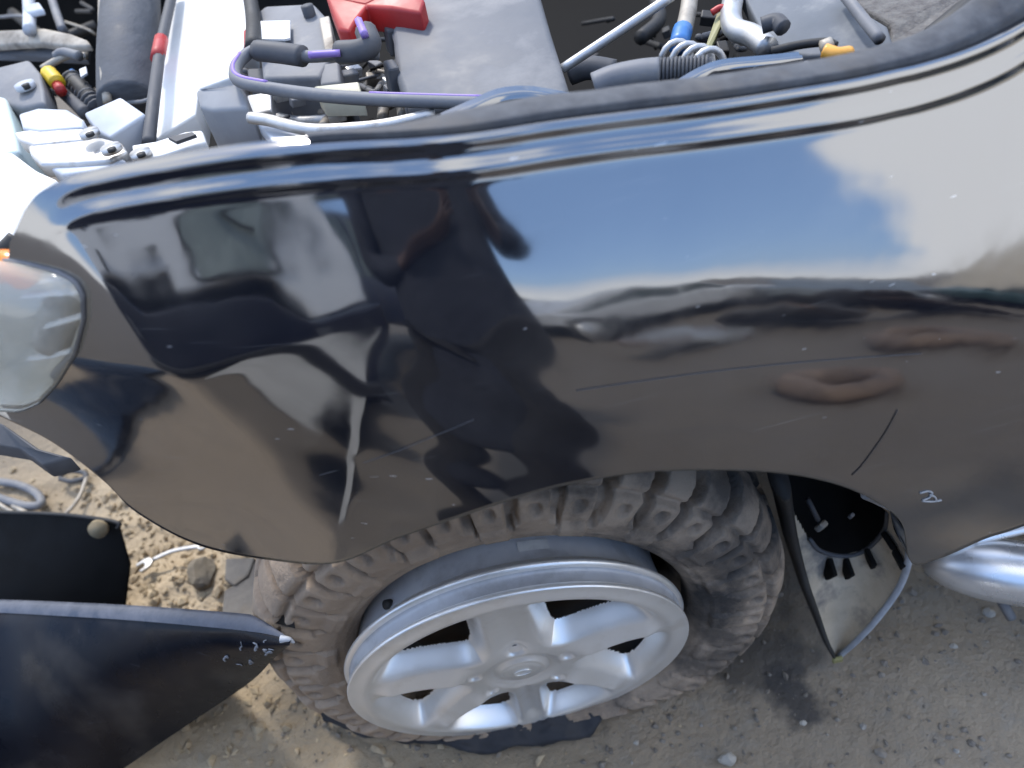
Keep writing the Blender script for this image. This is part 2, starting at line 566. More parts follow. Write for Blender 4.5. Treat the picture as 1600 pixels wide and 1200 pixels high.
# ---- painted hinge brackets rising behind the seal
def bracket(P, wdt, dy, name='fender_bracket'):
    pts = [pt(px, py, y=yy) for px, py, yy in P]
    C_ = np.array(spline(pts, 8))
    prof = [(-1, -.006), (-.75, .0), (-.4, .003), (0, .0), (.4, .003), (.75, 0), (1, -.006)]
    A = np.array([[c + np.array([0, wdt * a * .9, wdt * a * -.5 * 0 + h]) for a, h in prof] for c in C_])
    A = np.concatenate([A[:, :1] + np.array([0, .001, -.03]), A, A[:, -1:] + np.array([0, 0, -.03])], 1)
    return obj(name, *grid(A), M_paint, car)
bracket([(690, 185, .20), (735, 165, .21), (780, 146, .225), (830, 142, .23), (890, 152, .23), (915, 158, .22)], .012, 0)
bracket([(1060, 132, .22), (1095, 112, .23), (1130, 100, .24), (1190, 94, .245), (1250, 88, .25)], .011, 0)

# ---- engine bay shell: floor, bulkhead, side apron
mb = MB()
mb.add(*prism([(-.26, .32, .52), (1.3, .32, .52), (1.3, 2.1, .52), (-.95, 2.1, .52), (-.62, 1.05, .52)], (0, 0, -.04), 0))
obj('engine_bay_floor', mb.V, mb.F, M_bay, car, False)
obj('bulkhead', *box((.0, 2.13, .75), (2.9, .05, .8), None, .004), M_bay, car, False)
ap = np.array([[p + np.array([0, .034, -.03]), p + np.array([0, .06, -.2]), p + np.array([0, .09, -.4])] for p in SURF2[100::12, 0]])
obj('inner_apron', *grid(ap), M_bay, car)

def slab(name, P, z, th=.05, mt=None, parent=None, r=.004, z2=None):
    """flat-topped piece: outline pixels on a plane z (optionally sloping to z2 at the last half)"""
    tops = []
    for i, p in enumerate(P):
        zz = p[2] if len(p) > 2 else z
        tops.append(pt(p[0], p[1], z=zz))
    return obj(name, *prism(tops, (0, 0, -th), r, 3), mt, parent or car, False)
def shade_auto(o):
    o.data.polygons.foreach_set('use_smooth', [True] * len(o.data.polygons))
    try:
        o.data.set_sharp_from_angle(angle=math.radians(35))
    except Exception: pass

def hose(name, P, r, mt, parent=None, n=10, z=None):
    pts = [pt(p[0], p[1], z=p[2]) for p in P]
    return obj(name, *tube(pts, r, n), mt, parent or car)

# air filter housing
lid = slab('air_filter_box', [(612, 45, .875), (625, 14, .885), (700, -25, .89), (840, -25, .89), (860, 45, .88), (891, 142, .862), (860, 160, .86), (760, 165, .86), (636, 166, .86), (618, 118, .868)], .87, .13, M_lid, r=.008)
shade_auto(lid)
o = slab('lid_rim', [(606, 36, .872), (621, 20, .878), (633, 60, .872), (645, 166, .856), (632, 168, .856), (617, 70, .868)], .87, .03, M_grey, lid, .003); shade_auto(o)
for px, py in ((612, 62), (614, 122)):
    c = pt(px, py, z=.858)
    obj('clip', *box(c, (.014, .03, .035), (0, .1, .2), .003), M_dgrey, lid, False)
# battery
bat = slab('battery', [(398, 22, .86), (415, 8, .865), (490, 4, .87), (515, 30, .865), (523, 82, .855), (500, 120, .85), (410, 122, .85)], .86, .16, M_grey, r=.006); shade_auto(bat)
slab('label', [(401, 33, .872), (453, 32, .872), (453, 59, .868), (444, 61, .868), (405, 61, .868)], .87, .003, M_white, bat, 0)
o = slab('clamp', [(498, 28, .87), (514, 24, .872), (524, 82, .862), (508, 84, .862)], .866, .02, M_beige, bat, .002); shade_auto(o)
obj('terminal_post', *tube([pt(490, 42, z=.85), pt(490, 42, z=.85) + np.array([0, 0, .03])], .009, 12, 2), M_dgrey, bat)
slab('battery_tray', [(395, 118, .79), (520, 112, .79), (545, 150, .78), (400, 160, .78)], .79, .03, M_grey)
# red terminal cover
rc = slab('terminal_cover', [(508, -8, .915), (640, -30, .915), (664, 0, .905), (657, 19, .90), (610, 12, .902), (572, 8, .90), (557, 30, .895), (545, 48, .89), (528, 46, .89)], .9, .035, M_red, r=.004); shade_auto(rc)
# brake servo / dark round thing behind the red cover
obj('intake_duct', *tube([pt(650, -10, z=.86), pt(720, -5, z=.87), pt(800, -30, z=.88)], .035, 14), M_black, car)
# purple striped hose
HP = [(592, 84, .885), (540, 85, .89), (470, 88, .893), (405, 78, .895), (378, 92, .893), (367, 112, .89), (376, 128, .887), (420, 138, .884), (500, 149, .88), (580, 155, .877), (660, 158, .874), (760, 161, .87)]
hs = hose('coolant_hose', HP, .0075, M_grey)
pp = [pt(a, b, z=c) + np.array([0, .002, .0062]) for a, b, c in HP]
obj('stripe', *tube(pp[4:8], .0028, 6), M_purple, hs)
obj('stripe', *tube(pp[9:], .0022, 6), M_purple, hs)
obj('stripe', *tube([pt(483, 86, z=.902), pt(532, 83, z=.90)], .0045, 6), M_purple, hs)
obj('sleeve', *tube([pt(474, 88, z=.894), pt(440, 83, z=.896), pt(402, 79, z=.896)], .0125, 12), M_dgrey, hs)
obj('elbow_connector', *tube([pt(530, 82, z=.895), pt(560, 80, z=.897), pt(578, 70, z=.90), pt(572, 50, z=.905)], .0135, 12), M_dgrey, hs)
obj('stripe', *tube([pt(570, 55, z=.915), pt(560, 32, z=.918)], .005, 6), M_purple, hs)
# cream block and the greasy small parts round it
o = slab('fuse_holder', [(490, 134, .852), (560, 127, .855), (565, 146, .848), (500, 148, .846)], .85, .03, M_cream, r=.002); shade_auto(o)
o = slab('relay_holder', [(385, 106, .835), (495, 100, .84), (530, 95, .84), (535, 128, .83), (500, 132, .83), (388, 130, .83)], .83, .06, M_dgrey, r=.004); shade_auto(o)
o = slab('relay_holder', [(498, 100, .852), (530, 95, .855), (532, 128, .845), (500, 132, .845)], .84, .03, M_grey, r=.004); shade_auto(o)
for i, (px, py, s) in enumerate([(540, 105, .014), (553, 112, .013), (545, 120, .015), (610, 128, .012), (612, 140, .012), (440, 128, .012), (465, 158, .012), (440, 150, .012)]):
    c = pt(px, py, z=.83)
    obj('small_clip', *box(c, (s * 1.6, s, s), (.2, .2, .5), .002), M_steel if i % 2 else M_grey, car, False)
o = slab('bracket_plate', [(385, 148, .835), (423, 142, .84), (424, 172, .83), (392, 180, .825)], .83, .02, M_steel, r=.003); shade_auto(o)
for P in ([(430, 160), (470, 152), (520, 160), (560, 170)], [(455, 175), (490, 165), (510, 180)], [(435, 185), (470, 190), (530, 186)], [(500, 150), (515, 178), (505, 200)], [(600, 160), (598, 185)], [(628, 165), (630, 182)]):
    hose('greasy_pipe', [(a, b, .80) for a, b in P], .0075, M_beige if P[0][0] != 435 else M_steel)
o = slab('copper_bracket', [(512, 172, .82), (538, 168, .825), (540, 178, .82), (512, 184, .815)], .82, .01, M_beige, r=.002)
hose('apron_pipe', [(391, 184, .86), (420, 188, .86), (450, 196, .86), (480, 202, .86), (520, 203, .86), (600, 196, .86), (680, 178, .86)], .007, M_steel)
o = slab('apron_flange', [(400, 190, .84), (430, 195, .84), (475, 206, .845), (470, 214, .85), (425, 218, .85)], .84, .02, M_pale, r=.003); shade_auto(o)
# relay box in front of the white panel
c1 = [(305, 142, .87), (312, 136, .875), (368, 129, .878), (378, 134, .876), (386, 150, .868), (388, 168, .862), (330, 172, .86), (311, 166, .862)]
rb = slab('relay_box', c1, .86, .075, mat('relay_plastic', (.25, .255, .265), (.33, .33, .335), 16, .5, .65), r=.006); shade_auto(rb)
# white upright panel
wp = slab('slam_panel', [(268, -30, .84), (388, -30, .84), (388, 60, .83), (372, 90, .825), (368, 118, .822), (310, 138, .815), (305, 178, .81), (236, 222, .80), (240, 160, .805), (252, 80, .82)], .82, .05, M_white, r=.004); shade_auto(wp)
o = slab('panel_flange', [(235, 190, .80), (262, 186, .80), (266, 216, .795), (234, 228, .79)], .8, .02, M_beige, wp, .002)
hose('strap', [(388, -20, .87), (396, 30, .87), (396, 75, .87)], .011, M_black)
rc_ = hose('red_marked_cable', [(272, -20, .855), (258, 40, .85), (250, 80, .845), (242, 140, .84), (236, 190, .83), (232, 225, .82)], .0085, M_dgrey)
obj('tape', *tube([pt(252, 62, z=.847), pt(246, 92, z=.844)], .0105, 10, 3), M_red, rc_)
obj('tape', *tube([pt(387, 52, z=.85), pt(388, 74, z=.85)], .006, 8, 3), M_red, wp)
# fat intake hose
def fat(px): return [pt(px, -40, z=.86), pt(px - 2, 30, z=.845), pt(px - 4, 90, z=.82), pt(px - 2, 165, z=.78)]
obj('intake_hose', *tube(fat(206), .047, 28, 10), mat('hose_rubber', (.045, .05, .06), (.10, .105, .115), 25, .6, .8, bump=.0008, stretch=(1, 1, 3)), car)
obj('hose_edge_strip', *tube([pt(160, -30, z=.86), pt(160, 60, z=.845), pt(163, 110, z=.83), pt(168, 160, z=.80)], .007, 8), M_beige, car)
hose('thin_cable', [(200, 160, .79), (225, 158, .80), (245, 148, .81)], .003, M_grey)
# left-hand cluster
o = slab('latch_arm', [(-30, 48, .82), (40, 46, .825), (70, 44, .825), (110, 52, .822), (136, 62, .818), (142, 70, .815), (110, 72, .812), (60, 66, .812), (-30, 72, .80)], .82, .012, M_beige, r=.003); shade_auto(o)
o = slab('latch_arm_side', [(-30, 72, .80), (60, 68, .80), (138, 72, .80), (136, 92, .79), (60, 88, .785), (-30, 86, .78)], .8, .012, M_dgrey, r=.003); shade_auto(o)
hose('post', [(46, 48, .83), (46, 20, .835), (44, -10, .84)], .011, M_pale)
slab('post_cap', [(34, 8, .85), (60, 2, .855), (68, 14, .85), (40, 20, .845)], .85, .012, M_pale)
hose('thin_pipe', [(75, -20, .82), (88, 20, .815), (98, 48, .81)], .008, M_grey)
hose('bent_rod', [(66, 108, .81), (86, 96, .815), (110, 86, .82), (135, 88, .815)], .006, M_beige)
hose('bent_rod', [(88, 88, .82), (100, 82, .825), (125, 88, .82)], .008, M_grey)
ye = hose('yellow_connector', [(76, 114, .82), (90, 130, .812)], .0125, M_yellow)
obj('red_tip', *tube([pt(88, 131, z=.81), pt(96, 143, z=.806)], .0085, 10, 3), M_red, ye)
ch = hose('corrugated_hose', [(112, 124, .80), (128, 140, .795), (150, 166, .78)], .014, M_black)
for i in range(9):
    t_ = i / 8
    a = pt(112 + 40 * t_, 124 + 44 * t_, z=.80 - .02 * t_)
    b_ = pt(113.5 + 40 * t_, 125.8 + 44 * t_, z=.799 - .02 * t_)
    obj('rib', *tube([a, b_], .0165, 12, 1), M_dgrey, ch)
hose('corrugated_hose', [(95, 140, .79), (115, 158, .785), (135, 178, .78)], .011, M_dgrey)
hose('blue_wire', [(112, 112, .805), (122, 122, .80)], .005, M_blue)
o = slab('tag', [(124, 108, .82), (134, 104, .82), (136, 114, .815), (126, 120, .815)], .82, .003, M_pale, r=0)
pb = slab('pale_cover', [(130, 176, .845), (188, 150, .855), (228, 178, .84), (170, 214, .835), (150, 205, .835)], .84, .045, M_pale, r=.004); shade_auto(pb)
o = slab('grey_housing', [(-20, 108, .83), (45, 92, .835), (62, 112, .83), (68, 140, .82), (70, 160, .815), (36, 168, .81), (-20, 160, .81)], .82, .05, M_grey, r=.006); shade_auto(o)
hs2 = o
obj('bolt_boss', *tube([pt(42, 138, z=.822), pt(42, 138, z=.822) + np.array([0, 0, .008])], .015, 18, 2), M_pale, hs2)
obj('bolt_hole', *tube([pt(43, 138, z=.825), pt(43, 138, z=.825) + np.array([0, 0, .0065])], .006, 12, 2), M_black, hs2)
o = slab('mint_reservoir', [(-30, 140, .82), (8, 150, .82), (22, 200, .815), (30, 235, .81), (-30, 250, .81)], .82, .1, M_mint, r=.008); shade_auto(o)
for i, (P, z) in enumerate([([(28, 178), (60, 168), (105, 170), (130, 186), (128, 198), (60, 204), (34, 200)], .852), ([(42, 228), (60, 222), (120, 216), (160, 214), (190, 222), (198, 236), (170, 250), (110, 254), (62, 256), (46, 240)], .848), ([(70, 246), (130, 242), (190, 240), (196, 252), (150, 266), (96, 272), (78, 262)], .842), ([(20, 206), (60, 200), (130, 200), (150, 210), (130, 218), (50, 226), (28, 218)], .85)]):
    o = slab('lamp_bracket', P, z, .02, M_steel if i % 2 else M_pale, r=.004); shade_auto(o)
for px, py, z in ((176, 236, .856), (142, 212, .858), (222, 244, .85)):
    b_ = obj('bolt_boss', *tube([pt(px, py, z=z), pt(px, py, z=z) + np.array([0, 0, .006])], .012, 18, 2), M_steel, car)
    obj('bolt_hole', *tube([pt(px, py, z=z + .005), pt(px, py, z=z + .005) + np.array([0, 0, .0035])], .005, 12, 2), M_black, b_)
o = slab('fender_tab', [(205, 226, .85), (245, 220, .855), (290, 205, .86), (315, 202, .862), (322, 222, .855), (250, 242, .85), (210, 252, .845)], .85, .012, M_white, r=.003); shade_auto(o)
o = slab('tab_recess', [(262, 214, .868), (300, 206, .869), (306, 210, .868), (275, 221, .866)], .86, .004, M_dgrey, o, 0)
o = slab('lamp_top_cover', [(-60, 228, .83), (20, 236, .84), (55, 262, .85), (90, 278, .852), (60, 300, .855), (38, 325, .85), (12, 385, .84), (-60, 400, .82)], .84, .04, M_white, r=.008); shade_auto(o)
hose('corner_trim', [(-30, 402, .86), (5, 390, .865), (25, 372, .87)], .008, M_black)
# right-hand side of the bay
hose('support_rod', [(878, 108, .86), (960, 54, .885), (1050, -6, .91)], .0055, M_steel)
hose('dark_pipe', [(890, 115, .83), (920, 106, .835), (960, 112, .83)], .014, M_dgrey)
du = hose('ribbed_duct', [(930, 136, .885), (960, 124, .89), (1000, 116, .893), (1030, 113, .893)], .0145, M_grey)
for i in range(14):
    px = 1024 + i * 6
    a = pt(px, 113 - i * .35, z=.893); b_ = pt(px + 4, 112.8 - i * .35, z=.893)
    obj('rib', *tube([a, b_], .0135, 12, 1), M_dgrey, du)
obj('duct_core', *tube([pt(1025, 113, z=.892), pt(1112, 108, z=.892)], .0115, 10), M_dgrey, du)
st = hose('brake_line_post', [(1080, -20, .86), (1075, 20, .855), (1068, 50, .85)], .0105, M_beige)
obj('blue_sleeve', *tube([pt(1067, 46, z=.851), pt(1060, 74, z=.845)], .0118, 14, 3), M_blue, st)
# coil
cp = []
c0, c1_ = pt(1052, 88, z=.86), pt(1120, 106, z=.872)
ax = (c1_ - c0) / np.linalg.norm(c1_ - c0)
uu = np.cross(ax, [0, 0, 1.]); uu /= np.linalg.norm(uu); vv = np.cross(uu, ax)
for i in range(61):
    an = 2 * math.pi * i / 15
    cp.append(c0 + (c1_ - c0) * i / 60 + .016 * (math.cos(an) * uu + math.sin(an) * vv))
obj('coil_spring', *tube(cp, .0038, 8, 1), M_steel, car)
o = slab('olive_strip', [(1120, 22, .86), (1130, 14, .865), (1136, 18, .865), (1108, 82, .845), (1098, 84, .845)], .85, .006, M_olive, r=.001)
hose('orange_hook', [(1112, 20, .866), (1126, 12, .87), (1138, 16, .868)], .004, M_red)
hose('grey_pipe', [(1150, -20, .87), (1142, 20, .865), (1148, 45, .862), (1175, 56, .862), (1200, 76, .86)], .0125, M_steel)
gp = slab('cowl_plate', [(1150, -30, .87), (1310, -30, .885), (1345, 15, .88), (1388, 40, .875), (1398, 72, .868), (1350, 80, .866), (1265, 86, .862), (1214, 82, .86), (1195, 55, .865)], .87, .02, mat('cowl_plastic', (.10, .11, .12), (.15, .16, .175), 12, .55, .7, bump=.0004, c3=(.26, .26, .25), s3=20, lo3=.55, hi3=.8), r=.004); shade_auto(gp)
hose('ridge', [(1318, -10, .893), (1345, 25, .888), (1375, 62, .88)], .006, M_grey, gp)
hose('cowl_clip', [(1190, 40, .885), (1212, 34, .888), (1224, 44, .885)], .009, M_dgrey, gp)
hose('cowl_cable', [(1205, 80, .875), (1250, 70, .88), (1290, 66, .882), (1306, 72, .88)], .0045, M_black)
am = hose('amber_marker', [(1288, 80, .886), (1308, 86, .884), (1328, 84, .882)], .0075, M_amber)
obj('marker_base', *tube([pt(1284, 76, z=.884), pt(1300, 70, z=.886)], .008, 10, 3), M_beige, am)
o = slab('dusty_shelf', [(1170, 96, .855), (1330, 70, .86), (1420, 60, .862), (1440, 62, .862), (1300, 92, .855), (1180, 112, .85)], .86, .01, M_wool, r=.001)
o = slab('grey_patch', [(1225, 104, .87), (1262, 94, .874), (1264, 102, .872), (1232, 108, .87)], .86, .003, M_grey, r=0)
iw = slab('felt_insulation', [(1300, -60, .865), (1600, -60, .87), (1530, 15, .868), (1450, 64, .865), (1330, 90, .862), (1392, 60, .862), (1392, 38, .866), (1345, 10, .868)], .86, .03, M_wool, r=.004)
hose('rubber_grommet', [(1452, 64, .868), (1490, 44, .875), (1520, 22, .88), (1545, 8, .885)], lambda t: .013 + .006 * math.sin(3.1 * t), M_black)
rc2 = random.Random(5)
for x0, y0, x1, y1, z, n_ in ((392, 98, 610, 205, .80, 26), (895, 20, 1050, 120, .68, 7), (1095, 20, 1210, 95, .80, 12), (20, 0, 155, 150, .76, 10), (545, 20, 612, 110, .80, 8), (150, 150, 250, 235, .77, 6)):
    for i in range(n_):
        px, py = rc2.uniform(x0, x1), rc2.uniform(y0, y1)
        zz = z + rc2.uniform(-.05, .02)
        mt_ = rc2.choice([M_black, M_dgrey, M_dgrey, M_bay, M_beige, M_grey])
        if z == .68: mt_ = M_bay if i % 2 else M_black
        if i % 3:
            P = [(px, py, zz), (px + rc2.uniform(-25, 25), py + rc2.uniform(-14, 14), zz + .01), (px + rc2.uniform(-55, 55), py + rc2.uniform(-22, 22), zz - .02)]
            hose('cable', P, rc2.uniform(.0022, .0055), mt_, n=7)
        else:
            sz_ = rc2.uniform(.009, .018)
            cb_ = obj('connector', *box(pt(px, py, z=zz), (sz_ * 1.7, sz_, sz_), (rc2.uniform(-.4, .4), rc2.uniform(-.4, .4), rc2.uniform(0, 3)), .002), mt_, car, False)
# pipes lost in the dark
for P, z in (([(1000, 60), (1030, 30), (1020, -10)], .70), ([(560, 150), (600, 120), (640, 90)], .7), ([(20, 20), (80, 60), (150, 40)], .7)):
    hose('dark_hose', [(a, b, z) for a, b in P], .012, M_dgrey if z > .73 else M_black)

# ================================================================== HEADLAMP (part of the car)
def inset(poly, k):
    c = np.mean(poly, 0)
    return [tuple(c + (np.array(p) - c) * k) for p in poly]
HP_ = resample(np.array(HEADLAMP + HEADLAMP[:1], float), 65)[:-1]
hcen = np.array([30., 525.])
def lamp_ring(k, off):
    P = hcen + (HP_ - hcen) * k
    Q = hit(P[:, 0], P[:, 1])
    n = surf_normal(Q)
    return Q + n * off
chrome = mat('lamp_chrome', (.75, .76, .77), (.85, .85, .86), 8, .12, .2, metal=1)
lensM = bpy.data.materials.new('clear_lens')
lensM.use_nodes = True
t = lensM.node_tree
t.nodes.clear()
a_ = t.nodes.new('ShaderNodeBsdfTransparent'); a_.inputs[0].default_value = (.96, .97, .95, 1)
d_ = t.nodes.new('ShaderNodeBsdfDiffuse'); d_.inputs[0].default_value = (.85, .82, .72, 1)
b_ = t.nodes.new('ShaderNodeBsdfGlossy'); b_.inputs['Roughness'].default_value = .12
x0_ = t.nodes.new('ShaderNodeMixShader'); x0_.inputs[0].default_value = .32
x_ = t.nodes.new('ShaderNodeMixShader'); x_.inputs[0].default_value = .06
o_ = t.nodes.new('ShaderNodeOutputMaterial')
t.links.new(a_.outputs[0], x0_.inputs[1]); t.links.new(d_.outputs[0], x0_.inputs[2])
t.links.new(x0_.outputs[0], x_.inputs[1]); t.links.new(b_.outputs[0], x_.inputs[2]); t.links.new(x_.outputs[0], o_.inputs[0])
ks = [1.0, .985, .95, .88, .75, .6, .45, .3, .15, .03]
ofs = [.0, .006, .011, .015, .019, .022, .024, .025, .026, .026]
A = np.stack([lamp_ring(k, o) for k, o in zip(ks, ofs)], 1)
lamp = obj('headlight', *grid(np.stack([lamp_ring(1.012, -.01), lamp_ring(1.012, .002), lamp_ring(.995, .003), lamp_ring(.99, -.002)], 1), True), M_grey, car)
obj('lens', *grid(A, True), lensM, lamp)
ks2 = [.99, .93, .85, .6, .3, .03]; of2 = [.002, -.008, -.022, -.045, -.055, -.058]
A = np.stack([lamp_ring(k, o) for k, o in zip(ks2, of2)], 1)
obj('reflector', *grid(A, True), mat('lamp_reflector', (.90, .88, .82), (.66, .60, .48), 12, .5, .6), lamp)
def lpt(px, py, off=-.012):
    q = hit(np.array([px], float), np.array([py], float))
    return (q + surf_normal(q) * off)[0]
for P in ([(45, 447), (80, 440), (112, 430)], [(20, 470), (70, 466), (126, 463)], [(55, 519), (90, 509), (122, 499)], [(30, 572), (70, 568), (96, 560)]):
    obj('chrome_bar', *tube([lpt(*p) for p in P], .0050, 8, 6, ry=.4), M_white, lamp)
obj('inner_bezel', *tube([lpt(118, 540, -.014), lpt(98, 574, -.014), lpt(70, 600, -.014)], .006, 10), M_grey, lamp)
obj('bulb_housing', *tube([lpt(52, 500, -.03), lpt(52, 560, -.02)], .016, 14), M_beige, lamp)
obj('turn_bulb', *tube([lpt(-12, 420, -.004), lpt(6, 420, -.006), lpt(18, 428, -.008), lpt(22, 440, -.012)], .014, 12), M_orange, lamp)
# dark bracket hanging below the lamp
br = slab('bumper_bracket', [(-30, 645, .55), (5, 662, .55), (60, 700, .545), (112, 714, .54), (66, 726, .53), (30, 700, .53), (-30, 690, .53)], .54, .03, M_dgrey, r=.004); shade_auto(br)

# chalk mark and the thin cable-like scratch on the wing
def on(px, py, off=.0006):
    q = hit(np.array([px], float), np.array([py], float))
    return (q + surf_normal(q) * off)[0]
M_chalk = mat('chalk', (.45, .45, .45), (.3, .3, .3), 200, .9)
mb = MB()
for P in ([(1437, 770), (1449, 767), (1456, 770), (1451, 777), (1441, 782), (1458, 783), (1470, 781)], [(1452, 772), (1460, 776), (1462, 781)]):
    mb.add(*tube([on(*p) for p in P], .0011, 5, 5))
mb.build('chalk_mark', M_chalk, car)
obj('scratch', *tube([on(1331, 742), on(1345, 728), on(1366, 700), on(1385, 672), on(1402, 640)], .0006, 5, 5), mat('scratch_brown', (.07, .055, .045)), car)
obj('scratch', *tube([on(p, 610 - (p - 900) * .105 - 8 * math.sin((p - 900) / 180)) for p in range(900, 1480, 60)], .00035, 5, 4), mat('scratch_grey', (.10, .10, .11)), car)
obj('scratch', *tube([on(500, 742), on(600, 712), on(700, 672), on(740, 655)], .0003, 5, 4), bpy.data.materials['scratch_grey'], car)

# ================================================================== wheel-arch liner (part of the car)
rim_px = [(1352, 772), (1372, 781), (1398, 796), (1414, 820), (1421, 850), (1418, 882), (1404, 920), (1372, 965), (1340, 1000), (1310, 1026)]
rim3 = []
for i, p in enumerate(rim_px):
    q0_ = pt(p[0], p[1], y=.03)
    rim3.append(q0_ if i < 3 else pt(p[0], p[1], z=rim3[2][2] + (-.05 - rim3[2][2]) * ((i - 2) / 7) ** .9))
str_px = [(1215, 742), (1222, 775), (1232, 825), (1243, 865), (1258, 915), (1275, 960), (1290, 1000), (1304, 1027)]
str3 = [pt(p[0], p[1], z=.40 - .45 * (i / 7) ** .85) for i, p in enumerate(str_px)]
L1 = resample(np.array(spline(rim3, 8)), 150); L2 = resample(np.array(spline(str3, 8)), 150)
kk = np.linspace(0, 1, 120)
A = L1[:, None] * (1 - kk)[None, :, None] + L2[:, None] * kk[None, :, None]
bul = np.sin(np.pi * kk)[None, :] * np.linspace(1, .05, 150)[:, None]
A[..., 0] += .07 * bul; A[..., 1] += .10 * bul
A[..., 2] += .012 * bul * np.sin(np.linspace(0, 14, 150))[:, None]
M_liner = mat('dusty_liner', (.44, .36, .26), (.56, .47, .35), 16, .85, .95, bump=.0015, bscale=60, c3=(.20, .18, .16), s3=14, lo3=.5, hi3=.66)
def topx(V):
    q_ = np.asarray(V) - CAM
    return np.stack([800 + FPX * (q_ @ CX) / (q_ @ FW), 600 + FPX * (q_ @ CY) / (q_ @ FW)], -1)
LV, LF = grid(A)
LP = topx(LV)
hollow = [(1200, 700), (1290, 735), (1350, 765), (1386, 800), (1380, 828), (1352, 858), (1318, 868), (1282, 860), (1262, 840), (1240, 800)]
hc2 = np.array([LP[list(f_)].mean(0) for f_ in LF])
LF = [f_ for f_, k_ in zip(LF, inside(hc2[:, 0], hc2[:, 1], hollow)) if not k_]
liner = obj('arch_liner', LV, LF, M_liner, car)
obj('liner_lip', *tube(rim3, lambda t: .0065 - .002 * t, 10, 8), mat('worn_edge', (.28, .30, .33), (.4, .42, .45), 30, .45, .6), liner)
obj('mud_flap', *tube(str3, lambda t: .036 - .027 * t, 10, 8, ry=.35), M_black, liner)
obj('flap_clip', *box(str3[-1] + np.array([0, -.008, .008]), (.016, .006, .012), None, .001), M_olive, liner, False)
hv_ = [np.asarray(LV)[np.argmin(np.hypot(LP[:, 0] - a_, LP[:, 1] - b_))] + np.array([0, -.002, .001]) for a_, b_ in hollow[3:9]]
obj('hollow_edge', *tube(hv_, .0035, 8, 5), M_dgrey, liner)
for px_, py_, an_ in ((1322, 884, .2), (1358, 870, .5), (1388, 842, .9), (1402, 870, .6), (1294, 884, .0)):
    c_ = np.asarray(LV)[np.argmin(np.hypot(LP[:, 0] - px_, LP[:, 1] - py_))]
    obj('slot', *box(c_ + np.array([-.002, -.006, .003]), (.008, .028, .026), (.3, .3 - an_, 0), .002), M_bay, liner, False)
# the black hollow above the liner
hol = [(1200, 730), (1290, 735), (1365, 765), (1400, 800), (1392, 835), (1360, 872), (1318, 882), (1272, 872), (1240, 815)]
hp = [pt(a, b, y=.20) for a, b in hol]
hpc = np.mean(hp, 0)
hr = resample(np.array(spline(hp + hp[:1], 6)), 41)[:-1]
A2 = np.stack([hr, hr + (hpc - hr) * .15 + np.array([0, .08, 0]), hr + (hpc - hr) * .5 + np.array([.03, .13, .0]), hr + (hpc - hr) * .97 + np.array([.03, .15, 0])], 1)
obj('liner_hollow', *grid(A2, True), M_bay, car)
obj('clip', *box(pt(1283, 822, y=.15), (.018, .01, .016), (.4, .3, .6), .003), M_beige, car, False)
obj('clip', *tube([pt(1278, 812, y=.155), pt(1262, 780, y=.165)], .004, 8, 2), M_dgrey, car)
obj('clip', *box(pt(1330, 806, y=.15), (.01, .006, .008), (.4, .3, .6), .002), M_grey, car, False)
# dark inside of the wheel arch, over and behind the tyre
B3 = hit(B_[150:400:5, 0], B_[150:400:5, 1])
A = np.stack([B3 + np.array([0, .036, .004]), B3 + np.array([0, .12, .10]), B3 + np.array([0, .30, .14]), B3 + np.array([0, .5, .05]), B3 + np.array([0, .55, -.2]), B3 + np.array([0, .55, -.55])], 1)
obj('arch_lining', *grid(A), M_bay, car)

# ================================================================== side step (part of the car)
M_chrome = mat('polished_step', (.74, .74, .74), (.82, .82, .82), 8, .24, .36, metal=.7, c3=(.4, .38, .35), s3=30, lo3=.62, hi3=.8)
n0, n1 = pt(1438, 873, z=.085), pt(1600, 897, z=.085)
dn = (n1 - n0) / np.linalg.norm(n1 - n0)
A = []
e_u = np.cross(dn, [0, 0, 1.0]); e_u /= np.linalg.norm(e_u); e_v = np.cross(e_u, dn)
for i in range(60):
    q_ = (i / 59) ** 2 * 1.4
    rr_ = .049 * math.sqrt(max(0, 1 - max(0, 1 - q_ / .11) ** 2)) + .0004
    A.append([n0 + dn * q_ + rr_ * (math.cos(a_) * e_u + math.sin(a_) * e_v) for a_ in np.linspace(0, 2 * math.pi, 33)])
step = obj('side_step', *grid(np.array(A)), M_chrome, car)
ut = [pt(1452, 868, z=.125), pt(1490, 853, z=.13), pt(1545, 837, z=.13), pt(1610, 824, z=.13)]
obj('step_rail', *tube(ut + [ut[-1] + np.array([1.0, .02, 0])], .008, 12, 8), M_chrome, step)
obj('step_bracket', *tube([pt(1560, 930, z=.02), pt(1580, 965, z=-.02)], .008, 8), M_grey, step)
# body side running back from the wing, closing the picture on the right
bk = SURF2[-1]
A = np.stack([bk, bk + np.array([.5, 0, .0]), bk + np.array([1.6, .02, .0])], 1)
obj('body_side', *grid(A), M_paint, car)
obj('cabin', *prism([(1.12, .30, .86), (1.75, .42, 1.55), (4.0, .42, 1.55), (4.2, .25, .86)], (0, 1.3, 0), .03), M_paint, car, False)  # cabin blocks out of view, added to keep the ground shaded
obj('cabin_lower', *prism([(1.6, .14, .15), (4.2, .14, .15), (4.2, .16, .86), (1.6, .16, .86)], (0, 1.5, 0), .02), M_paint, car, False)
sill = SURF2[400:, -1]
A = np.stack([sill + np.array([0, .035, .003]), sill + np.array([0, .12, -.02]), sill + np.array([0, .4, -.02])], 1)
obj('sill', *grid(A), M_bay, car)

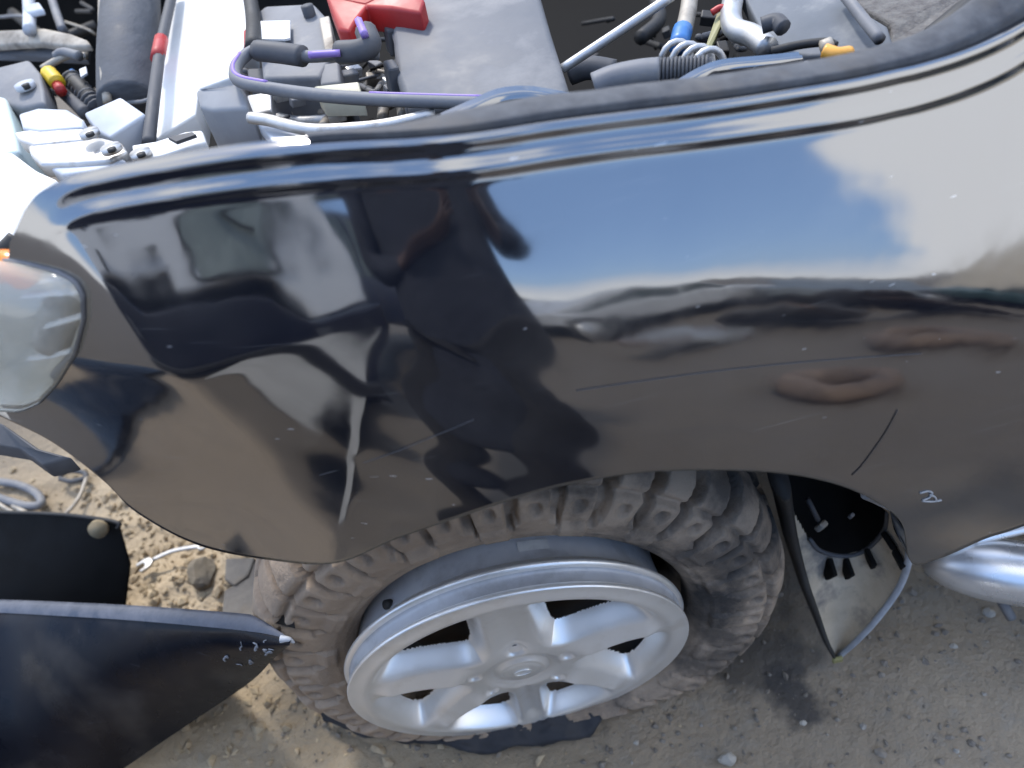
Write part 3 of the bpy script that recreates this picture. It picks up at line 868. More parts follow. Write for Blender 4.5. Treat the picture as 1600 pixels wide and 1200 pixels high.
# ================================================================== ALLOY WHEEL
RS, RK = math.radians(-1.53), math.radians(-4.31)
RN = np.array([-math.sin(RS) * math.cos(RK), -math.cos(RS) * math.cos(RK), math.sin(RK)])
RH = np.array([math.cos(RS), -math.sin(RS), 0.0])
RV = np.cross(RH, RN); RV = RV if RV[2] > 0 else -RV
RC = np.array([-.0108, .0296, .1704])
def W(r, th, a, tw=0):
    r, th, a = np.broadcast_arrays(r, th, a)
    return RC + r[..., None] * (np.cos(th)[..., None] * RH + np.sin(th)[..., None] * RV) + a[..., None] * RN
M_alloy = mat('silver_alloy', (.88, .87, .84), (.92, .91, .89), 12, .30, .40, metal=.62, c3=(.70, .66, .60), s3=14, lo3=.55, hi3=.85)
M_barrel = mat('barrel_grey', (.50, .51, .54), (.60, .61, .63), 18, .38, .55, metal=.15, c3=(.2, .19, .18), s3=10, lo3=.52, hi3=.8)
wheel = empty('alloy_wheel', RC, 'silver six spoke alloy wheel standing proud of its flat muddy tyre', 'wheel')
NT, NRR = 480, 120
th = np.linspace(0, 2 * math.pi, NT, endpoint=False)
rr = np.linspace(.001, .245, NRR)
R2, T2 = np.meshgrid(rr, th, indexing='xy')
R2, T2 = R2, T2                                               # (NT, NRR)
SPK = [0, 76, 133, 178, 222, 283, 360]
def face_depth(R, T):
    """axial depth of the wheel face and how far inside a window the point is"""
    D = (np.degrees(T) - 90) % 360                             # spokes are not evenly spread
    T = np.radians(90 + np.interp(D, SPK, [0, 60, 120, 180, 240, 300, 360]))
    u = (T - math.pi / 2) % (math.pi / 3) - math.pi / 6          # 0 in the middle of a window
    x = R * np.cos(u); y = R * np.sin(u)
    # window: rounded wedge between r=.082 and r=.206
    half = .014 + (x - .078) * .62
    e1 = np.abs(y) - half
    e1 = e1 * .9
    e2 = .076 - x
    e3 = R - .216
    k = .008
    d = k * np.log(np.exp(np.clip(e1 / k, -50, 50)) + np.exp(np.clip(e2 / k, -50, 50)) + np.exp(np.clip(e3 / k, -50, 50)))
    a = -.006 * smooth01(R, .05, .14) + .006 * smooth01(R, .15, .225)
    a = a - .012 * smooth01(R, .235, .246) * 0
    # crowned rim ring and hub
    a = a + .003 * np.exp(-((R - .222) / .010) ** 2)
    a = a - .004 * smooth01(.060 - R, 0, .014) + .003 * smooth01(.036 - R, 0, .004)
    a = a - .0025 * np.exp(-((R - .041) / .003) ** 2)
    # groove down the middle of each spoke
    v = (T - math.pi / 2 + math.pi / 6) % (math.pi / 3) - math.pi / 6
    ys = R * np.sin(v)
    vert = (np.abs(((D + 1) % 180) - 1) < 28) | (np.abs(((D + 1) % 180) - 1) > 152)
    a = a - .008 * np.exp(-(ys / .016) ** 2) * smooth01(R, .06, .09) * (1 - smooth01(R, .185, .212)) * vert
    a = a + .012 * np.maximum(0, 1 - np.abs(ys) / .024) * smooth01(R, .06, .11) * (1 - smooth01(R, .185, .218)) * (~vert)
    # window walls fall away
    wl = smooth01(-d, -.003, .022)
    a = a - .030 * wl
    # lug nut pockets at the root of the spokes
    px_, py_ = R * np.cos(v) - .070, ys
    a = a - .005 * (1 - smooth01(np.hypot(px_, py_), .007, .0135))
    return a, d
AD, DD = face_depth(R2, T2)
Pw = W(R2, T2, AD)
V, F = grid(Pw, True)
holeout = (DD < -.0175).reshape(-1)
F = [f for f in F if not all(holeout[i] for i in f)]
obj('wheel_face', V, F, M_alloy, wheel)
# back of the face so the windows have depth
ad2 = np.full_like(AD, -.075)
# rim: face edge, groove, flange, barrel
prof = [(.245, 0), (.2463, -.002), (.2455, -.006), (.2405, -.009), (.2385, -.018), (.2395, -.027), (.246, -.030), (.249, -.033), (.2485, -.037), (.244, -.040), (.236, -.046), (.231, -.060), (.228, -.080), (.226, -.12), (.222, -.16), (.226, -.2), (.232, -.22), (.245, -.225)]
pr = np.array(spline([np.array(p) for p in prof], 4))
j = np.searchsorted(-pr[:, 1], .0465)
def lathe(name, P, mt, parent, n=240):
    th_ = np.linspace(0, 2 * math.pi, n, endpoint=False)
    A = W(P[None, :, 0] + 0 * th_[:, None], th_[:, None], P[None, :, 1])
    return obj(name, *grid(A, True), mt, parent)
j1, j2 = np.searchsorted(-pr[:, 1], .0105), np.searchsorted(-pr[:, 1], .0285)
lathe('rim_edge', pr[:j1 + 1], M_alloy, wheel)
lathe('rim_groove', pr[j1:j2 + 1], M_barrel, wheel)
lathe('rim_flange', pr[j2:j + 1], M_alloy, wheel)
lathe('barrel', pr[j:], M_barrel, wheel)
inn = np.array([(.238, -.010), (.222, -.03), (.219, -.08), (.215, -.16), (.22, -.22)])
lathe('barrel_inner', inn, M_dgrey, wheel)  # dark colour stands in for the shade seen through the windows
lathe('brake_disc', np.array([(.02, -.10), (.16, -.10), (.165, -.105), (.165, -.13)]), mat('rusty_disc', (.05, .045, .04), (.11, .08, .06), 20, .6, .8, metal=.4), wheel)
capd = np.array([(.0005, .0005), (.02, .0), (.028, -.001), (.0315, -.004), (.0325, -.010)])
cap_ = lathe('centre_cap', capd, M_alloy, wheel, 64)
E1 = np.array([[RC + RN * .0012 + .0125 * math.cos(a) * RH + .0085 * math.sin(a) * RV] for a in np.linspace(0, 2 * math.pi, 40)])[:, 0]
obj('emblem', *tube(list(E1), .0009, 6, 1, False), M_alloy, cap_)
for i in range(6):
    a = math.radians(90 + SPK[i])
    c = W(np.array(.070), np.array(a), np.array(-.0135))
    obj('lug_hole', *tube([c, c + RN * .004], .0055, 14, 1), M_dgrey, wheel)
def onbarrel(r, a, deg): return W(np.array(r), np.array(math.radians(deg)), np.array(a))
dg = np.linspace(81, 71, 12)
A = np.array([[onbarrel(.2315, -.063, d), onbarrel(.2295, -.079, d)] for d in dg])
obj('sticker', *grid(A), mat('paper_label', (.6, .6, .58), (.5, .5, .5), 80, .7), wheel)
obj('valve', *tube([onbarrel(.231, -.058, 128), onbarrel(.239, -.055, 128)], .0065, 12, 2), M_black, wheel)

# ================================================================== TYRE
tyre = empty('tyre', (0, .2, GZ), 'muddy off-road tyre with deep shoulder lugs, slumped flat round the silver alloy wheel', 'tyre')
tp = [(.236, -.045), (.240, -.020), (.252, -.006), (.275, .004), (.305, .012), (.335, .010), (.356, .002), (.372, -.014), (.384, -.040), (.388, -.075), (.389, -.13), (.388, -.185), (.384, -.22), (.372, -.246), (.35, -.262), (.31, -.27), (.26, -.26), (.238, -.24)]
tpr = resample(np.array(spline([np.array(p) for p in tp], 10)), 150)
NA = 900
th = np.linspace(0, 2 * math.pi, NA, endpoint=False)
R_ = np.broadcast_to(tpr[None, :, 0], (NA, 150)).copy(); A_ = np.broadcast_to(tpr[None, :, 1], (NA, 150)).copy()
TH = np.broadcast_to(th[:, None], (NA, 150))
sl = np.broadcast_to(np.concatenate([[0], np.cumsum(np.hypot(np.diff(tpr[:, 0]), np.diff(tpr[:, 1])))])[None], (NA, 150))
pitch = 2 * math.pi / 38
def blk(ph, lo, hi, e=.05):
    f = (ph / pitch) % 1.0
    return smooth01(f, lo - e, lo + e) * (1 - smooth01(f, hi - e, hi + e))
outer = A_ > -.13
ph = TH + .014 * np.sin(A_ * 60)
long_ = (np.floor(TH / pitch) % 2)
lugband = smooth01(R_, .284 + .016 * long_, .290 + .016 * long_) * smooth01(A_, -.082, -.076)
long_ = (np.floor(TH / pitch) % 2)
lug = blk(ph, .14, .86, .03)
lowband = smooth01(R_, .266, .271) * (1 - smooth01(R_, .288, .296)) * outer * (1 - long_)
lugin = smooth01(-A_, .186, .192) * smooth01(R_, .338, .346)
cen = smooth01(-A_, .088, .094) * (1 - smooth01(-A_, .172, .178))
cl = blk(TH + A_ * 1.6, .12, .8)
dsp = np.zeros_like(R_)
dsp += lugband * (lug * .0) - lugband * (1 - lug) * (.017 + .018 * smooth01(R_, .325, .350))
dsp += lowband * lug * .005
dsp += -lugin * (1 - blk(ph + pitch * .5, .12, .88, .03)) * .022
dsp += cen * (-(1 - cl) * .018)
dsp += -.013 * smooth01(-A_, .076, .082) * (1 - smooth01(-A_, .088, .094)) - .013 * smooth01(-A_, .172, .178) * (1 - smooth01(-A_, .186, .192))
# sunk dimple in each shoulder lug, sidewall ribs
fr = ((ph / pitch) % 1 - .5) * pitch * .355
dm = np.hypot(fr / .010, (sl - np.interp(.326, tpr[:75, 0], sl[0, :75])) / .010)
dsp += -.010 * (1 - smooth01(dm, .75, 1.1)) 
dsp += .002 * np.exp(-((R_ - .258) / .002) ** 2) * outer + .0015 * np.exp(-((R_ - .272) / .003) ** 2) * outer
dsp += -.011 * np.exp(-((R_ - .350) / .0045) ** 2) * outer * lugband
rn_ = RNG.normal(size=(38,)) * .0028
dsp += lugband * lug * rn_[(np.floor(TH / pitch).astype(int)) % 38]
# outward direction of the section
tg = np.gradient(tpr, axis=0); nn = np.stack([-tg[:, 1], tg[:, 0]], 1); nn /= np.linalg.norm(nn, axis=1)[:, None]
if nn[75, 0] < 0: nn = -nn
R_ = R_ + dsp * nn[None, :, 0]; A_ = A_ + dsp * nn[None, :, 1]
TS, TK = math.radians(2.0), math.radians(1.3)
TN = np.array([-math.sin(TS) * math.cos(TK), -math.cos(TS) * math.cos(TK), math.sin(TK)])
THH = np.array([math.cos(TS), -math.sin(TS), 0.0])
TV = -np.cross(TN, THH) if np.cross(THH, TN)[2] < 0 else np.cross(THH, TN)
TYC = np.array([.004, .060, .1915])
Pt = TYC + R_[..., None] * (np.cos(TH)[..., None] * THH + np.sin(TH)[..., None] * TV) + A_[..., None] * TN
# flat: what would be under the ground is squashed and bulges outwards
zf = GZ + .012
zc = Pt[..., 2]
under = np.maximum(0, zf + .06 - zc)
sq = np.where(zc < zf + .06, zf + .06 * np.exp(-under / .06 * 1.0), zc)
Pt[..., 2] = sq
Pt[..., 1] -= under * .06 * (A_ > -.13) - under * .12 * (A_ <= -.13)
M_tyre = mat('muddy_rubber', (.12, .10, .083), (.36, .285, .215), 9, .85, .95, bump=.0040, bscale=55, lo=.40, hi=.58, c3=(.045, .043, .042), s3=6, lo3=.50, hi3=.66)
# mud sits on the outer sidewall; the tread further round is cleaner
tm = M_tyre.node_tree
bb = tm.nodes['Principled BSDF']
src = bb.inputs['Base Color'].links[0].from_socket
tcn = tm.nodes.new('ShaderNodeTexCoord')
sx = tm.nodes.new('ShaderNodeSeparateXYZ'); tm.links.new(tcn.outputs['Object'], sx.inputs[0])
nzz = tm.nodes.new('ShaderNodeTexNoise'); nzz.inputs['Scale'].default_value = 8; nzz.inputs['Detail'].default_value = 6
tm.links.new(tcn.outputs['Object'], nzz.inputs['Vector'])
ma = tm.nodes.new('ShaderNodeMath'); ma.operation = 'MULTIPLY_ADD'; ma.inputs[1].default_value = .35
tm.links.new(nzz.outputs['Fac'], ma.inputs[0]); tm.links.new(sx.outputs[0], ma.inputs[2])
mrr = tm.nodes.new('ShaderNodeMapRange'); mrr.inputs[1].default_value = .30; mrr.inputs[2].default_value = .10
tm.links.new(ma.outputs[0], mrr.inputs[0])
mxx = tm.nodes.new('ShaderNodeMixRGB'); mxx.inputs[2].default_value = (.46, .345, .245, 1)
mlt = tm.nodes.new('ShaderNodeMath'); mlt.operation = 'MULTIPLY'; mlt.inputs[1].default_value = .62
tm.links.new(mrr.outputs[0], mlt.inputs[0]); tm.links.new(mlt.outputs[0], mxx.inputs[0]); tm.links.new(src, mxx.inputs[1])
tm.links.new(mxx.outputs[0], bb.inputs['Base Color'])
V, F = grid(Pt, True)
side = tpr.shape[0]
obj('carcass', V, F, M_tyre, tyre, org=TYC)

# ================================================================== GROUND
def gnoise(x, y, sc, seed):
    """value noise, vectorised"""
    r = np.random.default_rng(seed)
    T = r.random((256, 256))
    X = x * sc + 100.3; Y = y * sc + 77.7
    i = np.floor(X).astype(int); j = np.floor(Y).astype(int)
    fx = X - i; fy = Y - j
    fx = fx * fx * (3 - 2 * fx); fy = fy * fy * (3 - 2 * fy)
    g = lambda a, b: T[a % 256, b % 256]
    return (g(i, j) * (1 - fx) + g(i + 1, j) * fx) * (1 - fy) + (g(i, j + 1) * (1 - fx) + g(i + 1, j + 1) * fx) * fy - .5
def gh(x, y):
    sandy = 1 - smooth01(x + .35 * (y - .3) * 0, -.35, .0)
    sandy = sandy * smooth01(y, .0, .3) + .25 * (1 - smooth01(x, -.2, .2)) * (1 - smooth01(y, .0, .3))
    far = 1 / (1 + (np.hypot(x, y) / 3) ** 2)
    h = .016 * gnoise(x, y, 4, 1) + .008 * gnoise(x, y, 13, 2) + .004 * gnoise(x, y, 37, 3) + .0022 * gnoise(x, y, 90, 4)
    h = h + sandy * (.030 * gnoise(x, y, 9, 5) + .026 * np.abs(gnoise(x, y, 26, 6)) + .010 * gnoise(x, y, 60, 7))
    h = h * far
    h = h - .02 * np.exp(-((x - 0) / .4) ** 2 - ((y - .05) / .22) ** 2) * far
    return GZ + h
su = np.linspace(-1, 1, 560)
gx = .15 + np.sinh(su * 6.2) * .5 / 1.0 * .55 + su * .75
gy = .25 + np.sinh(su * 6.2) * .5 * .55 + su * .75
GXX, GYY = np.meshgrid(gx, gy, indexing='ij')
A = np.stack([GXX, GYY, gh(GXX, GYY)], -1)
M_ground = mat('dusty_ground', (.37, .30, .215), (.26, .21, .152), 3.2, .95, None, bump=.009, bscale=60, lo=.35, hi=.68, c3=(.30, .265, .215), s3=26, lo3=.52, hi3=.75)
gm = M_ground.node_tree; gb = gm.nodes['Principled BSDF']
src = gb.inputs['Base Color'].links[0].from_socket
tcn = gm.nodes.new('ShaderNodeTexCoord')
def gmask(cx, cy, sx_, sy_, wob, sc, lo, hi):
    mpn = gm.nodes.new('ShaderNodeMapping'); mpn.vector_type = 'POINT'
    mpn.inputs['Location'].default_value = (-cx / sx_, -cy / sy_, 0)
    mpn.inputs['Scale'].default_value = (1 / sx_, 1 / sy_, 0)
    gm.links.new(tcn.outputs['Object'], mpn.inputs[0])
    ln = gm.nodes.new('ShaderNodeVectorMath'); ln.operation = 'LENGTH'
    gm.links.new(mpn.outputs[0], ln.inputs[0])
    nn_ = gm.nodes.new('ShaderNodeTexNoise'); nn_.inputs['Scale'].default_value = sc; nn_.inputs['Detail'].default_value = 6
    gm.links.new(tcn.outputs['Object'], nn_.inputs['Vector'])
    m1 = gm.nodes.new('ShaderNodeMath'); m1.operation = 'MULTIPLY_ADD'; m1.inputs[1].default_value = wob
    gm.links.new(nn_.outputs['Fac'], m1.inputs[0]); gm.links.new(ln.outputs['Value'], m1.inputs[2])
    mr_ = gm.nodes.new('ShaderNodeMapRange'); mr_.inputs[1].default_value = hi; mr_.inputs[2].default_value = lo
    gm.links.new(m1.outputs[0], mr_.inputs[0])
    return mr_.outputs[0]
def gmix(fac, col, amt):
    global src
    mm = gm.nodes.new('ShaderNodeMath'); mm.operation = 'MULTIPLY'; mm.inputs[1].default_value = amt
    gm.links.new(fac, mm.inputs[0])
    x = gm.nodes.new('ShaderNodeMixRGB'); x.inputs[2].default_value = (*col, 1)
    gm.links.new(mm.outputs[0], x.inputs[0]); gm.links.new(src, x.inputs[1])
    src = x.outputs[0]
gmix(gmask(-.85, .75, .85, .75, .5, 7, 1.05, 1.35), (.54, .43, .29), .85)     # sand on the left
gmix(gmask(-.3, -.05, .38, .22, .7, 9, 1.0, 1.5), (.36, .29, .19), .5)
oil = pt(1240, 1085, z=GZ)
gmix(gmask(oil[0], oil[1], .055, .075, 1.6, 22, 1.3, 1.65), (.05, .048, .05), .8)
tyre_shade = pt(1180, 1020, z=GZ)  # shade beside the tyre, painted into the ground colour
gmix(gmask(tyre_shade[0], tyre_shade[1], .10, .10, 1.6, 18, 1.3, 1.8), (.05, .047, .045), .7)
gmix(gmask(.45, .35, .25, .25, 1.2, 14, 1.2, 1.8), (.10, .09, .08), .5)
yard = gmask(.2, .55, 1.25, 1.25, .5, 3, 1.05, 1.5)
inv = gm.nodes.new('ShaderNodeMath'); inv.operation = 'SUBTRACT'; inv.inputs[0].default_value = 1.0
gm.links.new(yard, inv.inputs[1])
gmix(inv.outputs[0], (.125, .105, .083), .85)                 # yard colour darkened to dim the ground mirrored in the wing
gmix(gmask(-1.55, -.25, .75, .6, .5, 6, 1.0, 1.4), (.34, .265, .185), .85)
gm.links.new(src, gb.inputs['Base Color'])
ground = obj('ground', *grid(A), M_ground, org=(0, 0, 0))
tag(ground, 'dusty brown yard ground with sand and an oil stain under the car', kind='structure')

# loose grit and clods
mb = MB()
ico = rock((0, 0, 0), (1, 1, 1), 3, 1)
icos = [rock((0, 0, 0), (1, 1, 1), s, 1, 2.2) for s in range(9)]
def scatter(n, fx, fy, smin, smax, pw):
    for _ in range(n):
        x, y = fx(), fy()
        s = smin + (smax - smin) * random.random() ** pw
        V, F = icos[random.randrange(9)]
        a = random.random() * 6.28
        q = np.array(V) * np.array([s * random.uniform(.7, 1.3), s * random.uniform(.6, 1.1), s * random.uniform(.45, .8)])
        c, sn = math.cos(a), math.sin(a)
        q = np.stack([q[:, 0] * c - q[:, 1] * sn, q[:, 0] * sn + q[:, 1] * c, q[:, 2]], 1)
        z = float(gh(np.array(x), np.array(y)))
        mb.add(q + np.array([x, y, z + s * .15]), F)
scatter(3600, lambda: random.uniform(-.5, 1.2), lambda: random.uniform(-.35, .6), .0011, .0085, 3.5)
tag(mb.build('grit', mat('grit', (.27, .235, .19), (.16, .14, .12), 30, .95, c3=(.42, .40, .36), s3=14, lo3=.56, hi3=.7), smooth=False), 'small grit strewn over the yard ground', kind='stuff')
mb = MB()
scatter(7000, lambda: random.gauss(-.62, .33), lambda: random.gauss(.55, .32), .002, .014, 4.5)
tag(mb.build('sand_clods', mat('sand_clods', (.52, .42, .28), (.36, .28, .185), 22, .97, bump=.002), smooth=False), 'crumbly tan sand clods beside the loose black bumper', kind='stuff')

# ================================================================== LOOSE BUMPER COVER
M_bump = mat('scuffed_navy', (.004, .005, .009), (.008, .009, .014), 12, .2, .4, ior=1.35, spec=.2, c3=(.02, .021, .026), s3=9, lo3=.55, hi3=.8)
_t = M_bump.node_tree; _b = _t.nodes['Principled BSDF']
_tc = _t.nodes.new('ShaderNodeTexCoord')
_src = _b.inputs['Base Color'].links[0].from_socket
for rot_, scl_, sc_, lo_n, hi_n, amt_, col_ in (((0, .3, .4), (4, 8, 60), 5, .70, .80, .35, (.12, .125, .14)), ((.4, -.2, .9), (30, 10, 6), 4, .72, .80, .25, (.10, .105, .12)), ((0, 0, 0), (5, 5, 5), 1.5, .55, .8, .25, (.16, .14, .115))):
    _m = _t.nodes.new('ShaderNodeMapping'); _m.inputs['Rotation'].default_value = rot_; _m.inputs['Scale'].default_value = scl_
    _n = _t.nodes.new('ShaderNodeTexNoise'); _n.inputs['Scale'].default_value = sc_; _n.inputs['Detail'].default_value = 3
    _r = _t.nodes.new('ShaderNodeMapRange'); _r.inputs[1].default_value = lo_n; _r.inputs[2].default_value = hi_n; _r.inputs[4].default_value = amt_
    _x = _t.nodes.new('ShaderNodeMixRGB'); _x.inputs[2].default_value = (*col_, 1)
    _t.links.new(_tc.outputs['Object'], _m.inputs[0]); _t.links.new(_m.outputs[0], _n.inputs['Vector']); _t.links.new(_n.outputs['Fac'], _r.inputs[0])
    _t.links.new(_r.outputs[0], _x.inputs[0]); _t.links.new(_src, _x.inputs[1]); _src = _x.outputs[0]
_t.links.new(_src, _b.inputs['Base Color'])
bumper = empty('bumper_cover', (-.75, .3, GZ), 'loose black bumper cover lying open on the sand, its scratched tapered end beside the tyre', 'bumper')
rim = [pt(456, 999, z=.375), pt(400, 985, z=.35), pt(330, 977, z=.315), pt(200, 966, z=.26), pt(80, 959, z=.22), pt(0, 955, z=.18), pt(-120, 950, z=.17)]
low = [pt(454, 1006, z=.36), pt(425, 1032, z=.29), pt(385, 1070, z=.17), pt(270, 1148, z=.03), pt(160, 1222, z=-.03), pt(80, 1262, z=-.06), pt(-60, 1330, z=-.08)]
r_ = np.array(spline(rim, 14)); l_ = np.array(spline(low, 14))
k = np.linspace(0, 1, 30)
A = r_[:, None] * (1 - k)[None, :, None] + l_[:, None] * k[None, :, None]
A[..., 1] -= (.05 * np.sin(np.pi * k ** .8))[None, :] * np.linspace(.15, 1, len(r_))[:, None]
A[..., 2] += (.025 * np.sin(np.pi * k ** .7))[None, :] * np.linspace(.2, 1, len(r_))[:, None]
lipc = [(0, -.004, .002), (0, .002, .0055), (0, .012, .006), (0, .020, .004), (0, .022, -.01), (0, .022, -.05)]
tap_ = np.clip(np.arange(len(r_)) / 16, .12, 1)[:, None]
B2 = np.stack([r_ + np.array(q) * tap_ for q in lipc[::-1]], 1)
obj('shell', *grid(A), M_bump, bumper)
obj('lip', *grid(B2), mat('lip_highlight', (.04, .05, .075), (.10, .11, .14), 40, .35, .6, bump=.0005), bumper)  # lighter colour paints the highlight along the lip
obj('inner_face', *grid(np.stack([r_ + np.array([0, .02, -.01]), l_ + np.array([0, .06, .01])], 1)), mat('bumper_back', (.004, .004, .0045), spec=.2), bumper)
tipc = rim[0]
obj('torn_tip', *tube([tipc + np.array([-.014, .003, .001]), tipc + np.array([-.004, .001, .0]), tipc + np.array([.001, -.002, -.006])], lambda t: .0052 - .0035 * t, 8), M_pale, bumper)
bt = [pt(-60, 796, z=.13), pt(0, 800, z=.13), pt(60, 802, z=.13), pt(120, 806, z=.13), pt(182, 816, z=.13), pt(184, 826, z=.12)]
bo = [pt(-60, 990, z=-.06), pt(0, 990, z=-.06), pt(60, 988, z=-.06), pt(120, 985, z=-.06), pt(188, 970, z=-.06), pt(194, 960, z=-.06)]
bm_ = [pt(-60, 890, z=.04), pt(0, 890, z=.04), pt(60, 890, z=.04), pt(120, 890, z=.04), pt(196, 884, z=.04), pt(205, 880, z=.04)]
A = np.stack([np.array(spline(q, 5)) for q in (bt, bm_, bo)], 1)
M_in = mat('black_inner', (.004, .004, .0045), (.007, .007, .007), 20, .6, .8, spec=.2)
obj('back_flange', *grid(A), M_in, bumper)
obj('flange_edge', *tube(bt, .004, 8), M_black, bumper)
fl = np.stack([r_[::-1] + np.array([0, .02, -.06]), np.array([pt(px, 985, z=-.05) for px in np.linspace(-120, 300, len(r_))])], 1)
obj('trough_floor', *grid(fl), M_in, bumper)
hc_ = pt(157, 823, z=.128)
obj('bolt_hole', *tube([hc_ + np.array([0, -.004, .002]), hc_ + np.array([0, -.012, .006])], .018, 16, 1), mat('sandy_patch', (.34, .27, .17), (.25, .2, .12), 60, .95), bumper)
far = [(-.95, .10), (-1.0, -.02), (-1.2, -.07), (-1.7, -.24), (-2.3, -.8), (-2.6, -.1), (-1.3, .14)]  # unseen dark slab, added so the wing's front edge mirrors black
obj('dark_reflection_block', *prism([(a, b, GZ + .09) for a, b in far], (0, 0, -.085), .02, 3), M_bump, bumper)
M_scr = mat('white_scratch', (.30, .32, .36), (.2, .22, .25), 200, .7)
mb = MB()
def onb(px, py):
    # nearest shell point to a picture position
    return None
Sh = A0 = np.array(r_[:, None] * (1 - k)[None, :, None] + l_[:, None] * k[None, :, None])
Sh[..., 1] -= (.05 * np.sin(np.pi * k ** .8))[None, :] * np.linspace(.15, 1, len(r_))[:, None]
Sh[..., 2] += (.025 * np.sin(np.pi * k ** .7))[None, :] * np.linspace(.2, 1, len(r_))[:, None]
def onb(i, kk_): return Sh[min(int(i * (len(r_) - 1)), len(r_) - 1), int(kk_ * 29)] + np.array([0, -.0012, .0006])
rs_ = random.Random(3)
for i in range(16):
    u_, v_ = .12 + .2 * rs_.random() ** 1.3, rs_.uniform(.15, .6)
    du, dv = rs_.uniform(-.012, .012), rs_.uniform(.03, .12)
    obj('scratch', *tube([onb(u_, v_), onb(u_ + du, v_ + dv * .5), onb(u_ + du * 1.6, v_ + dv)], rs_.uniform(.0003, .0011), 5, 4, ry=2.2), M_scr, bumper)
# ================================================================== SMALL THINGS ON THE GROUND
wr = empty('spanner', pt(265, 870, z=GZ + .02), 'pale steel open-ended spanner lying on the sand behind the bumper tip', 'spanner')
WZ = GZ + .035
obj('shaft', *tube([pt(238, 875, z=WZ), pt(270, 861, z=WZ), pt(312, 853, z=WZ)], .0058, 8, 6, ry=.5), M_steel, wr)
q0 = pt(228, 882, z=WZ); dr_ = pt(238, 875, z=WZ) - q0; dr_ /= np.linalg.norm(dr_); pr_ = np.cross([0, 0, 1], dr_)
jw = [(.014, .007), (.004, .013), (-.014, .014), (-.017, .007), (-.004, .006), (-.001, 0), (-.004, -.006), (-.017, -.007), (-.014, -.014), (.004, -.013), (.014, -.007)]
obj('jaw', *prism([q0 + dr_ * a + pr_ * b + np.array([0, 0, .004]) for a, b in jw], (0, 0, -.007), .0008), M_steel, wr)
obj('ring_end', *tube([pt(316, 853, z=WZ) + .008 * np.array([math.cos(a), math.sin(a), 0]) for a in np.linspace(0, 6.2832, 13)], .0035, 8, 2), M_steel, wr)
M_stone = mat('tan_stone', (.24, .20, .145), (.15, .13, .10), 26, .95, bump=.002, c3=(.10, .09, .08), s3=12, lo3=.52, hi3=.7)
M_pst = mat('pale_stone', (.45, .42, .37), (.36, .33, .28), 26, .9, bump=.001)
c = pt(318, 895, z=GZ + .02); tag(obj('stone', *rock(c, (.036, .04, .032), 11, 3), M_stone, smooth=False), 'rounded brown stone beside the spanner and the cracked slabs', 'stone', 'stones on the yard ground')
for i, (px, py, s, lb) in enumerate([(994, 1160, .006, 'tiny white chip on the ground below the wheel'), (1137, 1187, .016, 'pale pebble at the lower edge of the ground, right of the wheel'),
                                (1545, 958, .012, 'grey stone under the polished side step'), (1490, 1010, .007, 'small pale stone on the bare ground below the side step'), (1255, 1130, .006, 'small white stone at the foot of the oil stain')]):
    c = pt(px, py, z=GZ + .004)
    tag(obj('stone', *rock(c, (s, s * .8, s * .7), 20 + i, 2), M_pst, smooth=False), lb, 'stone', 'stones on the yard ground')
M_slab = mat('cracked_slab', (.20, .185, .165), (.14, .13, .12), 18, .95, bump=.003, c3=(.26, .22, .17), s3=9, lo3=.5, hi3=.7)
for P, z, lb in (([(352, 872), (398, 870), (388, 898), (366, 915), (350, 905)], -.045, 'small grey slab fragment under the wing edge, next to the brown stone'),
             ([(398, 876), (436, 884), (446, 925), (420, 960), (396, 982), (344, 978), (350, 922), (388, 902)], -.05, 'largest flat grey slab, between the stone and the tyre'),
             ([(440, 878), (478, 880), (474, 900), (452, 918), (444, 900)], -.04, 'dark grey slab fragment touching the tyre lugs'),
             ([(404, 868), (434, 872), (432, 882), (400, 874)], -.05, 'thin slab fragment tucked below the wing edge')):
    tag(obj('slab', *prism([pt(a, b, z=z) for a, b in P], (0, 0, -.03), .004), M_slab, None, False), lb, 'slab', 'broken slabs by the tyre')
def loose(name, P, r, mt, lb, cat, z=GZ + .02, grp=None):
    o = obj(name, *tube([pt(p[0], p[1], z=p[2] if len(p) > 2 else z) for p in P], r, 8), mt)
    tag(o, lb, cat, grp)
    return o
loose('cable', [(-20, 775), (20, 800), (60, 815), (95, 808), (122, 780), (136, 745)], .0045, M_beige, 'tan cable curving over the sand above the black bumper', 'cable')
loose('hose_loop', [(-10, 752), (30, 758), (58, 772), (64, 788), (40, 790), (0, 778), (-20, 766)], .010, M_grey, 'grey hose loop on the sand at the left edge, above the bumper', 'hose')
loose('hose_loop', [(92, 744), (108, 736), (130, 738), (134, 746), (112, 752), (94, 748)], .006, M_dgrey, 'small dark hose ring on the sand under the wing', 'hose')
loose('wire', [(20, 790), (50, 806), (70, 812)], .006, M_beige, 'short pale wire lying against the grey hose loop', 'wire')

